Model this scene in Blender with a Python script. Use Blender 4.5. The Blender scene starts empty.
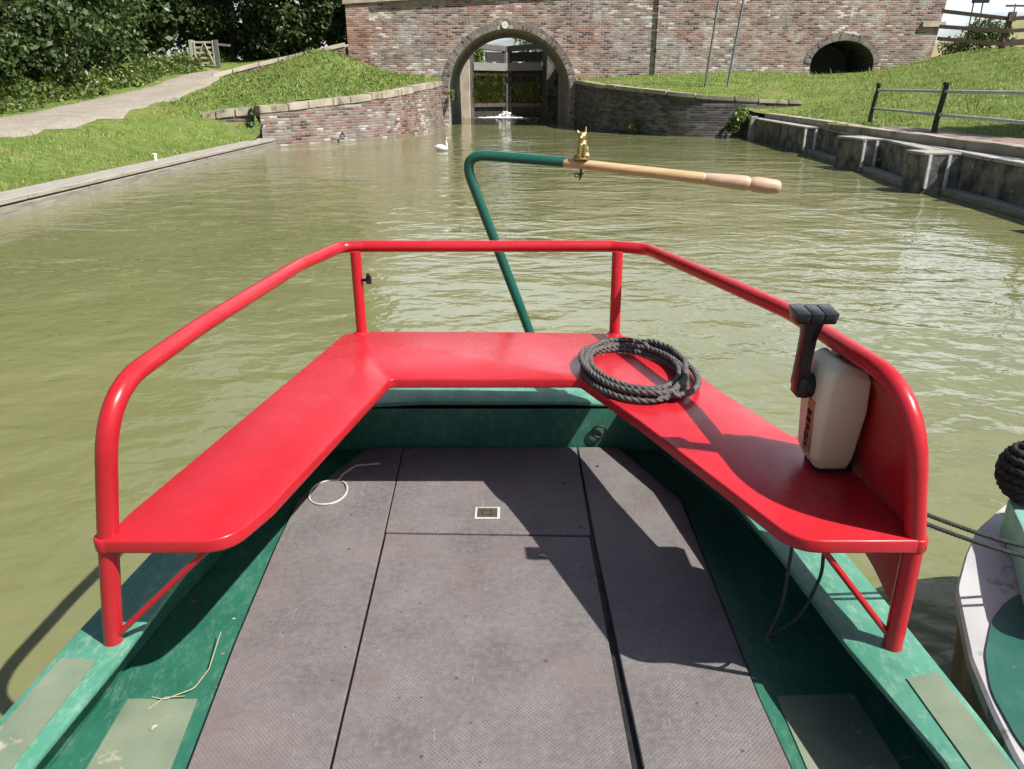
import bpy, bmesh, math, random
import numpy as np
from mathutils import Vector, Matrix
random.seed(7); RNG = np.random.default_rng(11)
R = math.radians
scene = bpy.context.scene
COL = scene.collection
WZ = -0.40                      # water level (0 = top of the boat's deck boards)

# ------------------------------------------------------------------ helpers
def tag(o, label=None, cat=None, group=None, kind=None):
    if label: o['label'] = label
    if cat: o['category'] = cat
    if group: o['group'] = group
    if kind: o['kind'] = kind
    return o

def thing(name, loc, label, cat, group=None):
    o = bpy.data.objects.new(name, None)
    o.empty_display_size = 0.1
    o.location = loc
    COL.objects.link(o)
    return tag(o, label, cat, group)

def link(name, me, mat, parent=None, smooth=None):
    o = bpy.data.objects.new(name, me)
    COL.objects.link(o)
    if mat:
        for m in (mat if isinstance(mat, (list, tuple)) else [mat]): me.materials.append(m)
    if parent is not None:
        o.parent = parent
        p = parent; loc = Vector((0, 0, 0))
        while p is not None:
            loc += Vector(p.location); p = p.parent
        root = parent
        if parent.type == 'EMPTY':
            o.matrix_parent_inverse = Matrix.Translation(-Vector(parent.location))
    if smooth is not None and len(me.polygons):
        me.polygons.foreach_set('use_smooth', [True]*len(me.polygons))
        me.set_sharp_from_angle(angle=R(smooth))
    return o

class MB:
    """collects geometry for ONE mesh object"""
    def __init__(s): s.v = []; s.f = []; s.uv = {}; s.mi = []
    def add(s, vs, fs, mi=0):
        n = len(s.v); s.v += [tuple(p) for p in vs]
        for f in fs: s.f.append(tuple(i+n for i in f)); s.mi.append(mi)
        return n
    def box(s, lo, hi, mi=0):
        x0, y0, z0 = lo; x1, y1, z1 = hi
        return s.add([(x0,y0,z0),(x1,y0,z0),(x1,y1,z0),(x0,y1,z0),(x0,y0,z1),(x1,y0,z1),(x1,y1,z1),(x0,y1,z1)],
              [(0,3,2,1),(4,5,6,7),(0,1,5,4),(1,2,6,5),(2,3,7,6),(3,0,4,7)], mi)
    def bar(s, a, b, w, h, up=(0,0,1), mi=0):
        a, b = Vector(a), Vector(b); d = (b-a).normalized(); u = Vector(up)
        sd = d.cross(u).normalized(); u = sd.cross(d).normalized()
        vs = []
        for p in (a, b):
            for i, j in ((-1,-1),(1,-1),(1,1),(-1,1)): vs.append(p + sd*(i*w/2) + u*(j*h/2))
        return s.add(vs, [(3,2,1,0),(4,5,6,7),(0,1,5,4),(1,2,6,5),(2,3,7,6),(3,0,4,7)], mi)
    def tube(s, pts, r, seg=12, cap=True, lobes=None, closed=False, mi=0):
        P = [Vector(p) for p in pts]; n = len(P)
        rr = r if isinstance(r, (list, tuple)) else [r]*n
        T = []
        for i in range(n):
            if closed: t = P[(i+1)%n]-P[i-1]
            else: t = P[min(i+1,n-1)]-P[max(i-1,0)]
            T.append(t.normalized() if t.length > 1e-9 else Vector((0,0,1)))
        ref = Vector((0,0,1)) if abs(T[0].z) < .9 else Vector((1,0,0))
        N = (ref - T[0]*ref.dot(T[0])).normalized(); vs = []; L = 0
        for i in range(n):
            if i:
                N = (N - T[i]*N.dot(T[i])).normalized(); L += (P[i]-P[i-1]).length
            B = T[i].cross(N)
            for k in range(seg):
                a = 2*math.pi*k/seg; q = rr[i]
                if lobes:
                    q = rr[i]*(1-lobes[1]+lobes[1]*abs(math.cos(lobes[0]*.5*(a) + 0)))
                    tw = 2*math.pi*L/lobes[2]
                    aa = a+tw
                else: aa = a
                vs.append(P[i] + N*(q*math.cos(aa)) + B*(q*math.sin(aa)))
        fs = []
        for i in range(n-1 if not closed else n):
            j = (i+1) % n
            for k in range(seg):
                k2 = (k+1) % seg
                fs.append((i*seg+k, i*seg+k2, j*seg+k2, j*seg+k))
        if cap and not closed:
            fs.append(tuple(range(seg))[::-1]); fs.append(tuple((n-1)*seg+k for k in range(seg)))
        return s.add(vs, fs, mi)
    def prism(s, poly, z0, z1, mi=0):
        n = len(poly)
        zz0 = z0 if isinstance(z0, (list,tuple)) else [z0]*n
        zz1 = z1 if isinstance(z1, (list,tuple)) else [z1]*n
        vs = [(p[0],p[1],zz0[i]) for i,p in enumerate(poly)] + [(p[0],p[1],zz1[i]) for i,p in enumerate(poly)]
        fs = [tuple(range(n))[::-1], tuple(range(n,2*n))] + [(i,(i+1)%n,n+(i+1)%n,n+i) for i in range(n)]
        return s.add(vs, fs, mi)
    def ball(s, c, r, seg=12, rings=8, mi=0):
        c = Vector(c); rx, ry, rz = (r if isinstance(r,(tuple,list)) else (r,r,r))
        vs = [(c.x,c.y,c.z-rz)]
        for i in range(1, rings):
            t = math.pi*i/rings
            for k in range(seg):
                a = 2*math.pi*k/seg
                vs.append((c.x+rx*math.sin(t)*math.cos(a), c.y+ry*math.sin(t)*math.sin(a), c.z-rz*math.cos(t)))
        vs.append((c.x,c.y,c.z+rz)); fs = []
        for k in range(seg):
            fs.append((0, 1+(k+1)%seg, 1+k)); fs.append((len(vs)-1, 1+(rings-2)*seg+k, 1+(rings-2)*seg+(k+1)%seg))
        for i in range(rings-2):
            for k in range(seg):
                a = 1+i*seg; b = a+seg
                fs.append((a+k, a+(k+1)%seg, b+(k+1)%seg, b+k))
        return s.add(vs, fs, mi)
    def build(s, name, mat, parent=None, smooth=None, bevel=None, fix=True, bev_ang=40, seg=2):
        me = bpy.data.meshes.new(name)
        me.from_pydata(s.v, [], s.f)
        if any(s.mi): me.polygons.foreach_set('material_index', s.mi)
        if bevel or fix:
            bm = bmesh.new(); bm.from_mesh(me)
            if fix: bmesh.ops.recalc_face_normals(bm, faces=bm.faces)
            if bevel:
                es = [e for e in bm.edges if len(e.link_faces)==2 and e.calc_face_angle(0) > R(bev_ang)]
                bmesh.ops.bevel(bm, geom=es, offset=bevel, segments=seg, affect='EDGES', profile=.5, clamp_overlap=True)
            bm.to_mesh(me); bm.free()
        me.update()
        return link(name, me, mat, parent, smooth)

def fillet(pts, rad, n=6, closed=False):
    """round the corners of a polyline (2-D or 3-D)"""
    P = [Vector(p) for p in pts]; out = []; m = len(P)
    for i in range(m):
        r = rad[i] if isinstance(rad,(list,tuple)) else rad
        if (not closed and i in (0, m-1)) or r <= 0: out.append(P[i]); continue
        a, b, c = P[i-1], P[i], P[(i+1)%m]
        d1, d2 = (a-b), (c-b); l1, l2 = d1.length, d2.length
        d1.normalize(); d2.normalize()
        ang = d1.angle(d2); t = min(r/max(math.tan(ang/2),1e-4), l1*.49, l2*.49)
        p0, p1 = b+d1*t, b+d2*t
        for k in range(n+1):
            u = k/n; out.append(p0*(1-u)**2 + b*2*u*(1-u) + p1*u*u)
    return out

def resample(pts, step):
    P = [Vector(p) for p in pts]; out = [P[0]]; acc = 0.0
    for a, b in zip(P, P[1:]):
        L = (b-a).length; d = step-acc
        while d < L: out.append(a+(b-a)*(d/L)); d += step
        acc = L-(d-step)
    out.append(P[-1]); return out

def np_mesh(name, V, F, mat, parent=None):
    V = np.asarray(V, dtype=np.float32); F = np.asarray(F, dtype=np.int32)
    me = bpy.data.meshes.new(name); k = F.shape[1]
    me.vertices.add(len(V)); me.vertices.foreach_set('co', V.ravel())
    me.loops.add(F.size); me.loops.foreach_set('vertex_index', F.ravel())
    me.polygons.add(len(F)); me.polygons.foreach_set('loop_start', np.arange(0, F.size, k, dtype=np.int32))
    me.update(calc_edges=True)
    return link(name, me, mat, parent)

# ------------------------------------------------------------------ materials
MATS = {}
def nt(name):
    m = bpy.data.materials.new(name); m.use_nodes = True
    t = m.node_tree; b = t.nodes['Principled BSDF']
    return m, t, b
def N(t, kind, **kw):
    n = t.nodes.new(kind)
    for k, v in kw.items():
        if k.startswith('i_'):
            key = k[2:]; key = int(key) if key.isdigit() else key.replace('_', ' ')
            n.inputs[key].default_value = v
        else: setattr(n, k, v)
    return n
def L(t, a, b): t.links.new(a, b)
def ramp(t, fac, stops, interp='LINEAR'):
    n = t.nodes.new('ShaderNodeValToRGB'); n.color_ramp.interpolation = interp
    e = n.color_ramp.elements
    while len(e) < len(stops): e.new(.5)
    for i, (p, c) in enumerate(stops):
        e[i].position = p; e[i].color = (*c, 1) if len(c) == 3 else c
    L(t, fac, n.inputs[0]); return n.outputs[0]
def coords(t, scale=(1,1,1), src='Object', rot=(0,0,0)):
    c = N(t, 'ShaderNodeTexCoord'); mp = N(t, 'ShaderNodeMapping')
    mp.inputs['Scale'].default_value = scale; mp.inputs['Rotation'].default_value = rot
    L(t, c.outputs[src], mp.inputs[0]); return mp.outputs[0]
def noise(t, vec, scale, detail=4, rough=.55, dist=0):
    n = N(t, 'ShaderNodeTexNoise', i_Scale=scale, i_Detail=detail, i_Roughness=rough, i_Distortion=dist)
    L(t, vec, n.inputs['Vector']); return n.outputs['Fac']
def mix(t, fac, a, b, mode='MIX'):
    n = N(t, 'ShaderNodeMix', data_type='RGBA', blend_type=mode)
    if isinstance(fac, (int, float)): n.inputs[0].default_value = fac
    else: L(t, fac, n.inputs[0])
    for i, c in ((6, a), (7, b)):
        if isinstance(c, tuple): n.inputs[i].default_value = (*c, 1)
        else: L(t, c, n.inputs[i])
    return n.outputs[2]
def math_(t, op, a, b=None, c=None):
    n = N(t, 'ShaderNodeMath', operation=op)
    for i, v in enumerate((a, b, c)):
        if v is None: continue
        if isinstance(v, (int, float)): n.inputs[i].default_value = v
        else: L(t, v, n.inputs[i])
    return n.outputs[0]
def bump(t, b, h, strength=.5, dist=.01, prev=None):
    n = N(t, 'ShaderNodeBump', i_Strength=strength, i_Distance=dist)
    L(t, h, n.inputs['Height'])
    if prev is not None: L(t, prev, n.inputs['Normal'])
    L(t, n.outputs[0], b.inputs['Normal']); return n.outputs[0]

def simple(name, c1, c2=None, scale=6, rough=.5, bumpd=0, bscale=60, metal=0, spec=None, stretch=(1,1,1), detail=5, coat=0, contrast=(.35,.65), dirt=None):
    m, t, b = nt(name); v = coords(t, stretch)
    if c2:
        col = ramp(t, noise(t, v, scale, detail), [(contrast[0], c1), (contrast[1], c2)])
    else:
        col = ramp(t, noise(t, v, scale, detail), [(.3, tuple(x*.9 for x in c1)), (.7, tuple(min(1,x*1.08) for x in c1))])
    if dirt:
        col = mix(t, ramp(t, noise(t, v, dirt[1], 6, .65), [(dirt[2], (0,0,0)), (dirt[2]+.07, (1,1,1))]), col, dirt[0])
    L(t, col, b.inputs['Base Color'])
    rr = ramp(t, noise(t, v, scale*2.3, 4), [(.3, (rough*.85,)*3), (.7, (min(1,rough*1.2),)*3)])
    L(t, rr, b.inputs['Roughness']); b.inputs['Metallic'].default_value = metal
    if spec is not None: b.inputs['Specular IOR Level'].default_value = spec
    if coat: b.inputs['Coat Weight'].default_value = coat; b.inputs['Coat Roughness'].default_value = .12
    if bumpd: bump(t, b, noise(t, v, bscale, 5), .6, bumpd)
    return m

M = {}
# -- boat paint and fittings
def paint_red():
    m, t, b = nt('red_paint'); v = coords(t)
    big = noise(t, v, 2.2, 5, .6); fine = noise(t, v, 38, 5, .7)
    col = ramp(t, big, [(.3, (.40,.012,.019)), (.7, (.50,.021,.032))])
    sp = ramp(t, noise(t, v, 70, 3, .7), [(.70, (0,0,0)), (.76, (1,1,1))])
    pat = ramp(t, noise(t, v, 5, 4, .6), [(.5, (0,0,0)), (.68, (1,1,1))])
    col = mix(t, math_(t, 'MULTIPLY', math_(t,'MULTIPLY',sp, pat), .55), col, (.62,.30,.28))
    dk = ramp(t, noise(t, v, 55, 2, .5), [(.73, (0,0,0)), (.78, (1,1,1))])
    col = mix(t, math_(t, 'MULTIPLY', dk, .6), col, (.14,.01,.012))
    scz = noise(t, coords(t, (5,1.4,3), rot=(0,0,.4)), 16, 6, .75, .8)
    col = mix(t, ramp(t, scz, [(.62,(0,0,0)), (.72,(.22,)*3)]), col, (.66,.14,.13))
    rs = ramp(t, noise(t, v, 33, 4, .6), [(.67,(0,0,0)), (.70,(.8,)*3)])
    col = mix(t, math_(t, 'MULTIPLY', rs, ramp(t, noise(t, v, 3.3, 3, .5), [(.56,(0,0,0)), (.66,(1,1,1))])), col, (.16,.05,.025))
    L(t, col, b.inputs['Base Color'])
    L(t, ramp(t, noise(t, v, 7, 6, .65), [(.3,(.20,)*3), (.75,(.42,)*3)]), b.inputs['Roughness'])
    b.inputs['Specular IOR Level'].default_value = .42
    bump(t, b, noise(t, v, 9, 3), .25, .004)
    return m
M['red'] = paint_red()
def paint_green(name, c1, c2, scuff=(.42,.52,.42), amt=.5, rough=.42):
    m, t, b = nt(name); v = coords(t)
    col = ramp(t, noise(t, v, 3.5, 6, .62), [(.32, c1), (.68, c2)])
    vs = coords(t, (2, .8, 1))
    s = ramp(t, noise(t, vs, 22, 9, .8), [(.50, (0,0,0)), (.70, (1,1,1))])
    col = mix(t, math_(t, 'MULTIPLY', s, amt), col, scuff)
    chip = ramp(t, noise(t, v, 26, 2, .5), [(.735, (0,0,0)), (.75, (1,1,1))])
    col = mix(t, chip, col, (.34,.15,.09))
    L(t, col, b.inputs['Base Color'])
    L(t, ramp(t, noise(t, v, 12, 5), [(.3,(rough*.8,)*3), (.7,(rough*1.3,)*3)]), b.inputs['Roughness'])
    bump(t, b, noise(t, v, 45, 5), .3, .002)
    return m
M['green'] = paint_green('green_paint', (.015,.100,.066), (.028,.145,.095), (.28,.40,.32), .30)
M['green_gun'] = paint_green('weathered_green_paint', (.045,.195,.130), (.095,.28,.195), (.40,.52,.43), .45)
M['green_dark'] = paint_green('dark_green_paint', (.012,.075,.055), (.02,.10,.075), (.08,.16,.13), .3)
M['tiller_green'] = paint_green('tiller_green_paint', (.008,.082,.060), (.012,.105,.075), (.05,.15,.12), .15, .28)
M['pad'] = simple('faded_anti_slip', (.115,.165,.110), (.205,.235,.165), 3.5, .85, .002, 220, dirt=((.36,.33,.24), 11, .62))
M['teal'] = paint_green('pale_teal_paint', (.16,.40,.32), (.22,.46,.38), (.5,.6,.55), .4)
M['white_hull'] = simple('scuffed_white_paint', (.34,.34,.345), (.43,.43,.43), 4, .5, .002, 30, dirt=((.17,.15,.12), 6, .57), detail=8)
M['rust'] = simple('rusty_hull', (.09,.075,.055), (.30,.18,.10), 5, .8, .004, 40, stretch=(1,1,.6))
M['black'] = simple('black_rubber', (.008,.008,.008), (.02,.02,.02), 20, .6)
M['black_plastic'] = simple('black_plastic', (.006,.006,.007), (.010,.010,.012), 20, .3)
M['grey_plastic'] = simple('grey_plastic', (.012,.013,.015), (.022,.024,.028), 30, .3)
M['cream'] = simple('cream_casing', (.66,.59,.44), (.74,.67,.52), 5, .5, .001, 80, dirt=((.32,.27,.2), 16, .66))
M['badge'] = simple('badge_plate', (.30,.17,.09), (.38,.23,.12), 20, .4)
M['badge_ink'] = simple('badge_ink', (.03,.012,.01), None, 20, .5)
M['brass'] = simple('brass', (.46,.34,.15), (.58,.44,.20), 30, .42, .001, 90, metal=1)
M['steel'] = simple('worn_steel', (.35,.35,.34), (.50,.50,.48), 30, .45, metal=.8)
M['dark_metal'] = simple('dark_metal', (.02,.02,.02), (.05,.045,.04), 30, .5, metal=.6)
def wood(name, c1, c2, axis='X', rough=.45, scale=6):
    m, t, b = nt(name)
    st = {'X': (.6,9,9), 'Y': (9,.6,9), 'Z': (9,9,.6)}[axis]
    v = coords(t, st)
    n1 = noise(t, v, scale, 8, .65, .6)
    col = ramp(t, n1, [(.28, c1), (.72, c2)])
    L(t, col, b.inputs['Base Color']); b.inputs['Roughness'].default_value = rough
    bump(t, b, n1, .5, .004)
    return m
M['varnish'] = wood('varnished_ash', (.44,.28,.14), (.60,.43,.24), 'X', .3)
M['grip_wood'] = wood('pale_turned_wood', (.44,.28,.19), (.58,.41,.29), 'X', .45)
M['grey_timber'] = wood('weathered_timber', (.13,.115,.092), (.36,.33,.28), 'Y', .85, 3)
M['grey_timber_top'] = wood('bleached_timber', (.19,.175,.15), (.43,.40,.355), 'Y', .85, 3)
M['dark_timber'] = wood('dark_wet_timber', (.012,.011,.009), (.06,.052,.042), 'Z', .7, 3)
M['gate_grey'] = wood('grey_gate_timber', (.07,.07,.068), (.20,.195,.185), 'Z', .8, 3)
M['plank'] = wood('pale_plank', (.17,.165,.155), (.34,.33,.31), 'X', .8, 3)
M['brown_timber'] = wood('brown_fence_timber', (.06,.042,.03), (.15,.11,.08), 'X', .85, 3)
M['bark'] = wood('bark', (.03,.024,.018), (.10,.08,.06), 'Z', .95, 2)
M['pale_gate'] = wood('pale_gate_timber', (.36,.33,.26), (.55,.51,.43), 'X', .8, 3)

def deck_mat():
    m, t, b = nt('phenolic_deck'); v = coords(t)
    big = noise(t, v, 2.4, 9, .72, .3); mid = noise(t, v, 45, 8, .8); fine = noise(t, v, 160, 3, .6)
    col = ramp(t, big, [(.25, (.088,.080,.079)), (.5, (.120,.110,.109)), (.75, (.150,.138,.136))])
    col = mix(t, ramp(t, mid, [(.44, (0,0,0)), (.64, (.60,)*3)]), col, (.215,.20,.196))
    pk = ramp(t, noise(t, v, 1.7, 4, .6), [(.50, (0,0,0)), (.68, (.75,)*3)])
    col = mix(t, pk, col, (.165,.118,.113))
    # hexagonal wire imprint
    vo = N(t, 'ShaderNodeTexVoronoi', feature='DISTANCE_TO_EDGE', i_Scale=115, i_Randomness=.35)
    L(t, coords(t, (1,1,0), rot=(0,0,.80)), vo.inputs['Vector'])
    hexl = ramp(t, vo.outputs['Distance'], [(.03, (1,1,1)), (.20, (0,0,0))])
    col = mix(t, math_(t, 'MULTIPLY', math_(t, 'MULTIPLY', hexl, ramp(t, noise(t, v, 5, 4, .6), [(.36,(.12,)*3),(.64,(1,)*3)])), .55), col, (.28,.265,.262))
    # scratches and spots
    wv = coords(t, (1.2,14,1), rot=(0,0,.6))
    sc = ramp(t, noise(t, wv, 9, 2, .5, 1.5), [(.73, (0,0,0)), (.75, (.6,)*3)])
    col = mix(t, sc, col, (.09,.08,.08))
    wv2 = coords(t, (16,1,1), rot=(0,0,.5))
    sc2 = ramp(t, noise(t, wv2, 7, 2, .5, 1.0), [(.735, (0,0,0)), (.75, (.5,)*3)])
    col = mix(t, sc2, col, (.36,.34,.33))
    sp = N(t, 'ShaderNodeTexVoronoi', i_Scale=9); L(t, v, sp.inputs['Vector'])
    spots = ramp(t, sp.outputs['Distance'], [(.035, (1,1,1)), (.07, (0,0,0))])
    col = mix(t, math_(t, 'MULTIPLY', spots, .75), col, (.045,.04,.04))
    sp2 = N(t, 'ShaderNodeTexVoronoi', i_Scale=21); L(t, v, sp2.inputs['Vector'])
    sc3 = N(t, 'ShaderNodeSeparateColor'); L(t, sp2.outputs['Color'], sc3.inputs[0])
    tiny = math_(t, 'MULTIPLY', ramp(t, sp2.outputs['Distance'], [(.05, (1,1,1)), (.09, (0,0,0))]), math_(t, 'GREATER_THAN', sc3.outputs[0], .72))
    col = mix(t, math_(t, 'MULTIPLY', tiny, .8), col, (.03,.028,.028))
    pale = math_(t, 'MULTIPLY', ramp(t, sp2.outputs['Distance'], [(.04, (1,1,1)), (.07, (0,0,0))]), math_(t, 'LESS_THAN', sc3.outputs[1], .12))
    col = mix(t, math_(t, 'MULTIPLY', pale, .7), col, (.42,.40,.36))
    L(t, col, b.inputs['Base Color'])
    L(t, ramp(t, mid, [(.3,(.50,)*3), (.7,(.68,)*3)]), b.inputs['Roughness'])
    b.inputs['Specular IOR Level'].default_value = .22
    n1 = bump(t, b, hexl, .5, .0012); bump(t, b, fine, .3, .001, n1)
    return m
M['deck'] = deck_mat()
def rope_mat(name, c1, c2):
    m, t, b = nt(name); v = coords(t)
    n = noise(t, v, 90, 5, .7)
    L(t, ramp(t, n, [(.35, c1), (.7, c2)]), b.inputs['Base Color']); b.inputs['Roughness'].default_value = .9
    bump(t, b, noise(t, v, 400, 3), .7, .002); return m
M['rope'] = rope_mat('weathered_black_rope', (.045,.044,.043), (.16,.152,.145))
M['rope_blk'] = rope_mat('black_rope', (.010,.010,.010), (.04,.04,.04))
M['cord'] = rope_mat('pale_cord', (.40,.38,.33), (.55,.52,.46))
M['straw'] = simple('dry_straw', (.34,.29,.17), (.46,.40,.26), 40, .8)

# -- brick
def brick_mat(name, src='UV', bw=.30, bh=.092, stops=None, mortar=(.36,.33,.29), lime=(.50,.47,.43), lime_amt=.5, dark_amt=.3, pscale=.35, streak=.4, sat=1.0, gain=1.0, moss=0):
    m, t, b = nt(name)
    tc = N(t, 'ShaderNodeTexCoord'); sp = N(t, 'ShaderNodeSeparateXYZ')
    if src == 'UV':
        L(t, tc.outputs['UV'], sp.inputs[0]); u, v = sp.outputs[0], sp.outputs[1]
    else:
        L(t, tc.outputs['Object'], sp.inputs[0]); u, v = sp.outputs[0], sp.outputs[2]
    vr = math_(t, 'DIVIDE', v, bh); row = math_(t, 'FLOOR', vr)
    off = math_(t, 'MULTIPLY', math_(t, 'MODULO', math_(t,'ABSOLUTE',row), 2.0), .5)
    uu = math_(t, 'ADD', math_(t, 'DIVIDE', u, bw), off); colx = math_(t, 'FLOOR', uu)
    cb = N(t, 'ShaderNodeCombineXYZ'); L(t, colx, cb.inputs[0]); L(t, row, cb.inputs[1])
    wn = N(t, 'ShaderNodeTexWhiteNoise', noise_dimensions='2D'); L(t, cb.outputs[0], wn.inputs['Vector'])
    pos = N(t, 'ShaderNodeCombineXYZ'); L(t, u, pos.inputs[0]); L(t, v, pos.inputs[1])
    P = pos.outputs[0]
    big = noise(t, P, pscale, 5, .6, .4)
    val = math_(t, 'ADD', math_(t, 'MULTIPLY', wn.outputs[0], .85), math_(t, 'MULTIPLY', math_(t, 'SUBTRACT', big, .5), 1.1))
    val = math_(t, 'ADD', val, .07)
    stops = stops or [(.02,(.045,.035,.035)), (.2,(.17,.075,.06)), (.38,(.31,.135,.095)), (.52,(.23,.14,.12)), (.68,(.33,.24,.205)), (.82,(.22,.185,.175)), (.97,(.60,.56,.51))]
    col = ramp(t, val, stops)
    fu = math_(t, 'FRACT', uu); fv = math_(t, 'FRACT', vr)
    du = math_(t, 'MULTIPLY', math_(t, 'MINIMUM', fu, math_(t, 'SUBTRACT', 1.0, fu)), bw)
    dv = math_(t, 'MULTIPLY', math_(t, 'MINIMUM', fv, math_(t, 'SUBTRACT', 1.0, fv)), bh)
    dm = math_(t, 'MINIMUM', du, dv)
    dm = math_(t, 'ADD', dm, math_(t, 'MULTIPLY', math_(t, 'SUBTRACT', noise(t, P, 22, 2), .5), .012))
    mort = ramp(t, dm, [(.006, (1,1,1)), (.016, (0,0,0))])
    lm = ramp(t, noise(t, P, .9, 7, .7, .5), [(.5, (0,0,0)), (.68, (1,1,1))])
    wn2 = N(t, 'ShaderNodeTexWhiteNoise', noise_dimensions='3D')
    cb2 = N(t, 'ShaderNodeCombineXYZ', i_Z=3.3); L(t, colx, cb2.inputs[0]); L(t, row, cb2.inputs[1]); L(t, cb2.outputs[0], wn2.inputs['Vector'])
    lm = math_(t, 'MULTIPLY', lm, math_(t, 'ADD', .35, math_(t, 'MULTIPLY', wn2.outputs[0], .9)))
    col = mix(t, math_(t, 'MULTIPLY', lm, lime_amt), col, lime)
    col = mix(t, math_(t, 'MULTIPLY', mort, .75), col, mortar)
    dk = ramp(t, noise(t, P, .55, 6, .68), [(.5, (0,0,0)), (.72, (1,1,1))])
    col = mix(t, math_(t, 'MULTIPLY', dk, dark_amt), col, (.07,.06,.055))
    stv = N(t, 'ShaderNodeMapping'); stv.inputs['Scale'].default_value = (2.6,.22,1); L(t, P, stv.inputs[0])
    sk = ramp(t, noise(t, stv.outputs[0], 1.3, 5, .6), [(.56, (0,0,0)), (.74, (1,1,1))])
    col = mix(t, math_(t, 'MULTIPLY', sk, streak), col, (.10,.085,.075))
    sk2 = ramp(t, noise(t, stv.outputs[0], 1.9, 5, .7), [(.62, (0,0,0)), (.72, (1,1,1))])
    col = mix(t, math_(t, 'MULTIPLY', sk2, streak*.8), col, lime)
    if moss:
        ms = ramp(t, noise(t, P, 1.6, 6, .7), [(.55, (0,0,0)), (.7, (1,1,1))])
        col = mix(t, math_(t, 'MULTIPLY', ms, moss), col, (.10,.10,.035))
    hs = N(t, 'ShaderNodeHueSaturation'); L(t, col, hs.inputs['Color']); hs.inputs['Value'].default_value = gain
    pv = N(t, 'ShaderNodeMapping'); pv.inputs['Location'].default_value = (3.1,1.7,0); L(t, P, pv.inputs[0])
    L(t, ramp(t, noise(t, pv.outputs[0], .17, 4, .6), [(.40, (sat*.50,)*3), (.56, (sat,)*3)]), hs.inputs['Saturation'])
    L(t, hs.outputs[0], b.inputs['Base Color']); b.inputs['Roughness'].default_value = .9; b.inputs['Specular IOR Level'].default_value = .2
    hgt = math_(t, 'ADD', math_(t, 'MULTIPLY', math_(t, 'SUBTRACT', 1.0, mort), 1.0), math_(t, 'MULTIPLY', wn2.outputs[0], .5))
    bump(t, b, hgt, .8, .018)
    return m
M['brick_face'] = brick_mat('bridge_brick', 'OBJ', lime_amt=.85, dark_amt=.42, mortar=(.44,.40,.35), sat=1.0, gain=1.15, streak=.55)
M['brick_red'] = brick_mat('redder_brick', 'OBJ', lime_amt=.28, dark_amt=.12, stops=[(.02,(.12,.06,.05)), (.25,(.32,.13,.09)), (.6,(.40,.20,.145)), (.97,(.48,.36,.30))])
M['brick_wing'] = brick_mat('wing_wall_brick', 'UV', lime_amt=.62, dark_amt=.45, streak=.8, lime=(.42,.38,.33), sat=1.05, gain=.82)
M['brick_dark'] = brick_mat('shaded_brick', 'UV', lime_amt=.22, dark_amt=.75, streak=.45, moss=.35,
    sat=.7, gain=1.2, stops=[(.02,(.03,.027,.026)), (.3,(.06,.052,.048)), (.6,(.09,.072,.065)), (.97,(.17,.15,.14))], mortar=(.13,.125,.115), lime=(.28,.27,.24))  # shade of the right-hand wall put into the dark brick palette
M['brick_ring'] = brick_mat('arch_ring_brick', 'UV', bw=.10, bh=.18, lime_amt=.7, dark_amt=.35, sat=.8, gain=.8)
M['brick_soffit'] = brick_mat('limewashed_soffit', 'UV', lime_amt=.85, dark_amt=.3, streak=.7, lime=(.40,.37,.32),
    stops=[(.02,(.22,.19,.17)), (.5,(.36,.32,.28)), (.97,(.48,.45,.40))], mortar=(.45,.43,.39))
def pavers():
    m = brick_mat('brick_paving', 'UV', bw=.28, bh=.14, lime_amt=.3, dark_amt=.3, streak=0,
        stops=[(.02,(.15,.09,.075)), (.4,(.25,.14,.11)), (.97,(.34,.24,.20))], mortar=(.17,.15,.12))
    return m
M['pavers'] = pavers()
M['coping'] = simple('stone_coping', (.25,.215,.165), (.44,.39,.31), 1.4, .9, .012, 9, dirt=((.15,.135,.11), 2.6, .56), detail=8)
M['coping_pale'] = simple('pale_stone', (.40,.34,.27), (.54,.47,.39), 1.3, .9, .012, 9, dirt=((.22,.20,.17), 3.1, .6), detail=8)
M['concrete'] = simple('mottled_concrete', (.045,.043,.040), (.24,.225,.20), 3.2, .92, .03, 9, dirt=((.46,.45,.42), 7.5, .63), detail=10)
M['concrete_top'] = simple('sunlit_concrete', (.24,.225,.20), (.42,.40,.37), 1.9, .9, .01, 12, dirt=((.14,.13,.11), 4.5, .58), detail=8)  # sunlight on the quay block tops put into this paler concrete
M['limestreak'] = simple('lime_stained_strip', (.40,.42,.42), (.62,.63,.62), 6, .8, dirt=((.15,.14,.13), 7, .6))
M['galv'] = simple('galvanised_steel', (.20,.20,.21), (.30,.30,.31), 12, .55, metal=.5)
M['rail_grey'] = simple('grey_painted_rail', (.28,.29,.29), (.42,.43,.43), 9, .5)
M['post_black'] = simple('black_painted_iron', (.012,.012,.013), (.035,.033,.03), 14, .5)
M['white'] = simple('white_paint', (.68,.68,.66), (.78,.78,.76), 8, .6)
M['swan'] = simple('white_feathers', (.76,.75,.72), (.84,.83,.80), 20, .8)
M['beak'] = simple('orange_beak', (.55,.20,.04), None, 20, .5)

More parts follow.
